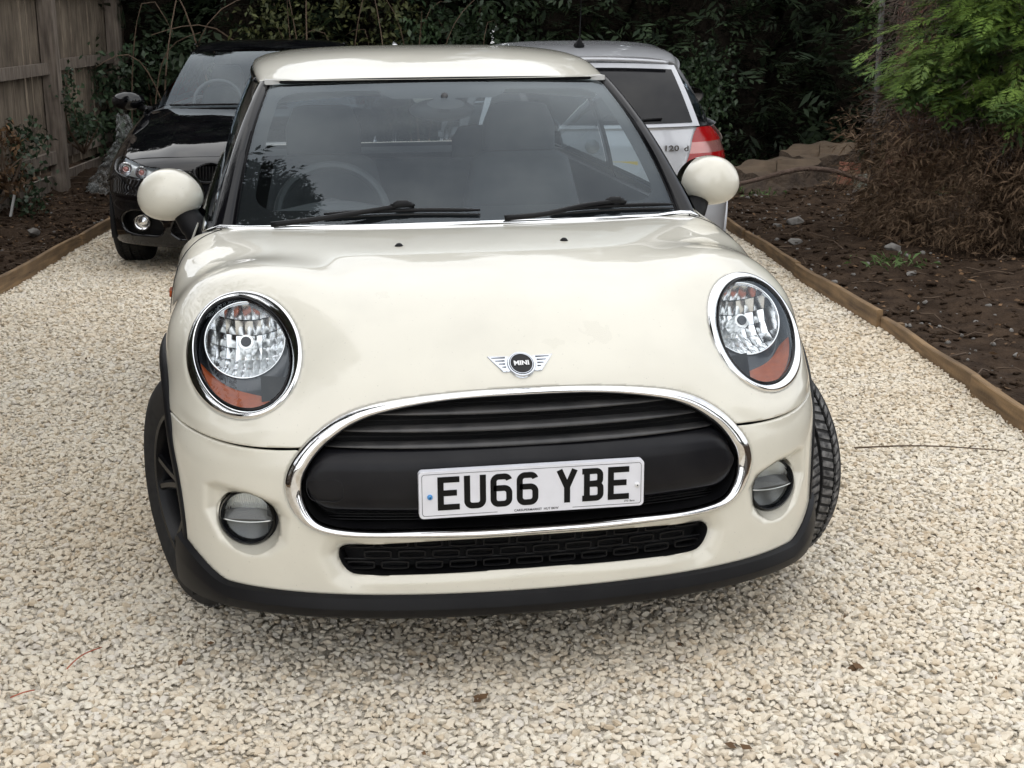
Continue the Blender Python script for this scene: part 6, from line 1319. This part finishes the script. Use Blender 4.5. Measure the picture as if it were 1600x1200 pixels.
# --- small litter on the soil: clods, chips of stone, twigs, dead leaves (uncountable)
def scatter_rocks(n, seed, side, y0, y1, w, r0, r1, m, name, label):
    rng = np.random.default_rng(seed); base = unit(rng.normal(0, 1, (12, 3))); bm = bmesh.new(); [bm.verts.new(p) for p in base]; bmesh.ops.convex_hull(bm, input=bm.verts); bm.verts.index_update(); Vb = np.array([v.co[:] for v in bm.verts]); Fb = np.array([[v.index for v in f.verts] for f in bm.faces]); bm.free()
    y = rng.uniform(y0, y1, n); q = .06+rng.random(n)**1.3*w; x = RIGHT_X(y)+q if side > 0 else LEFT_X(y)-q; z = soil_z(x, y); r = r0+(r1-r0)*rng.random(n)**2.5; a = rng.random(n)*2*PI
    V = Vb[None]*r[:, None, None]*np.array([1, .8, .6]); c, s = np.cos(a)[:, None], np.sin(a)[:, None]; V = np.stack([V[..., 0]*c-V[..., 1]*s+x[:, None], V[..., 0]*s+V[..., 1]*c+y[:, None], V[..., 2]+z[:, None]+r[:, None]*.2], -1)
    F = (Fb[None]+(np.arange(n)*len(Vb))[:, None, None]).reshape(-1, 3); return tag(mesh_np(name, V.reshape(-1, 3), F, m), label, 'soil litter', kind='stuff')
scatter_rocks(5200, 1, 1, .5, 10.5, 3.4, .006, .034, m_soil, 'soil_clods', 'dark crumbs of soil on the right bed'); scatter_rocks(2200, 2, -1, 5, 11, 1.1, .006, .032, m_soil, 'soil_clods', 'dark crumbs of soil on the left bed')
scatter_rocks(520, 3, 1, 2, 10, 2.6, .006, .024, m_pale, 'stone_chips', 'pale stone chips strewn over the right bed'); scatter_rocks(110, 4, -1, 5, 10.5, .8, .006, .022, m_pale, 'stone_chips', 'pale stone chips strewn over the left bed')
def twigs(n, seed, side, y0, y1, w, name, label, m=None):
    rng = np.random.default_rng(seed); mb = MB()
    for k in range(n):
        y = rng.uniform(y0, y1); q = .08+rng.random()*w; x = float(RIGHT_X(y)+q if side > 0 else LEFT_X(y)-q); a = rng.uniform(0, 2*PI); L = rng.uniform(.05, .28); z = float(soil_z(np.array(x), np.array(y))); d = np.array([math.cos(a), math.sin(a), rng.uniform(-.02, .15)])
        P = np.array([x, y, z+.006]); mb.tube(np.array([P, P+d*L*.5+rng.normal(0, .012, 3), P+d*L+[0, 0, -.01]]), [.004, .0032, .0015], 4)
    return tag(mb.build(name, m or m_twig, None), label, 'twigs', kind='stuff')
twigs(330, 6, 1, .8, 10, 3.0, 'twig_litter', 'thin brown twigs lying on the right bed'); twigs(240, 7, -1, 5, 11, 1.0, 'twig_litter', 'thin brown twigs lying on the left bed')
rng = np.random.default_rng(8); n = 900; y = rng.uniform(.8, 10, n); x = RIGHT_X(y)+.06+rng.random(n)*2.8; y2 = rng.uniform(5, 10.8, 420); x2 = LEFT_X(y2)-.06-rng.random(420)*.9; X, Y = np.concatenate([x, x2]), np.concatenate([y, y2])
V, F = rhombs(np.stack([X, Y, soil_z(X, Y)+.012], 1), np.stack([rng.normal(0, 1, len(X)), rng.normal(0, 1, len(X)), rng.normal(0, .15, len(X))], 1), rng.normal(0, 1, (len(X), 3))*[1, 1, .3], rng.uniform(.02, .055, len(X)), rng.uniform(.010, .03, len(X))); tag(mesh_np('leaf_litter', V, F, LM['leaf_litter']), 'small dead brown leaves scattered over the soil beds', 'leaf litter', kind='stuff')
def weeds(c, n, r, seed, label, L=.12):
    rng = np.random.default_rng(seed); P = np.array([c[0], c[1], float(soil_z(np.array(c[0]), np.array(c[1])))])+np.stack([rng.normal(0, r, n), rng.normal(0, r, n), 0*np.arange(n)], 1); D = rng.normal(0, .6, (n, 3)); D[:, 2] = rng.uniform(.3, 1.2, n); V, F = rhombs(P, D, rng.normal(0, 1, P.shape), L*rng.uniform(.5, 1.3, n), .014*rng.uniform(.6, 1.4, n), .25); tag(mesh_np('weed_clump', V, F, LM['grass']), label, 'weeds', kind='stuff')
weeds((5.15, 8.7), 260, .16, 1, 'tuft of grass beside the grey pole'); weeds((3.12, 4.95), 70, .12, 2, 'small green weeds in front of the brown skirt', .09); weeds((3.75, 9.15), 80, .14, 3, 'small weeds at the foot of the low stump', .09)
# a few twigs, leaves and red-brown bits on the gravel, as far as they can be made out
rng = np.random.default_rng(21)
for i, (x, y, mm, lb) in enumerate([(-.14, -.02, 'leaf_litter', 'dead brown leaf lying on the gravel below the number plate'), (.38, -.33, 'leaf_litter', 'dead brown leaf on the gravel at the lower right'), (.80, -.02, 'leaf_litter', 'dead brown leaf on the gravel right of the front bumper')]):
    P = np.array([[x, y, GZf(y)+.012]]); V, F = rhombs(np.repeat(P, 3, 0)+rng.normal(0, .006, (3, 3)), rng.normal(0, 1, (3, 3))*[1, 1, .25], rng.normal(0, 1, (3, 3))*[1, 1, .4], np.array([.036, .03, .026]), np.array([.022, .02, .018])); tag(mesh_np('dead_leaf', V, F, LM[mm]), lb, 'leaf')
m_orange = mat('orange_string', (0.42, 0.10, 0.05), rough=.7)
for P, lb in (([(-1.10, .30, 0), (-1.07, .36, .006), (-1.03, .41, 0)], 'orange plastic thread on the gravel at the lower left'), ([(-1.21, .17, 0), (-1.18, .18, .006), (-1.16, .20, .0)], 'short orange thread beside the longer one on the gravel')):
    P = np.array(P); P[:, 2] += GZf(0)+.016; V, F = tube(curve(P, 10), .0016, 5); tag(mesh('thread', V, F, m_orange), lb, 'thread')
P = curve([(1.48, 1.63, GZf(1.6)+.018), (1.62, 1.60, GZf(1.6)+.026), (1.80, 1.58, GZf(1.6)+.020), (2.0, 1.50, GZf(1.5)+.016)], 20); V, F = tube(P, np.linspace(.0035, .002, 20), 5); tag(mesh('dry_twig', V, F, m_twig), 'thin dry twig lying on the gravel right of the front wheel', 'twig')
# fine bits blown over the drive: leaf crumbs and grit, too small to count
rng = np.random.default_rng(91); n = 620; y = rng.uniform(-.9, 10, n); q = rng.random(n); X = LEFT_X(y)*(1-q)+RIGHT_X(y)*q; ln = rng.uniform(.008, .026, n)
V, F = rhombs(np.stack([X, y, GZ(y)+.010+rng.uniform(0, .006, n)], 1), np.stack([rng.normal(0, 1, n), rng.normal(0, 1, n), rng.normal(0, .2, n)], 1), rng.normal(0, 1, (n, 3))*[1, 1, .4], ln, ln*rng.uniform(.25, .7, n)); tag(mesh_np('leaf_crumbs', V, F, LM['leaf_litter']), 'tiny brown leaf crumbs blown over the gravel drive', 'leaf litter', kind='stuff')
# --- what the car and its glass mirror: trees behind the photographer
RB = 'conifers behind the camera'
for i, (x, y, H, R, lb) in enumerate([(-3.9, 1.8, 15.0, 2.2, 'tall slender conifer left of the drive, mirrored in the windscreen'), (-7.5, -3.0, 7.0, 1.9, 'conifer left of the camera'), (6.5, -4.5, 7.5, 2.0, 'conifer right of the camera'), (2.8, -12.0, 7.0, 2.2, 'conifer far behind the camera')]):
    conifer((x, y, -.1), H, R, 1700, 300+i, lb, 'dark', .55, .05, RB, .6, k=6)
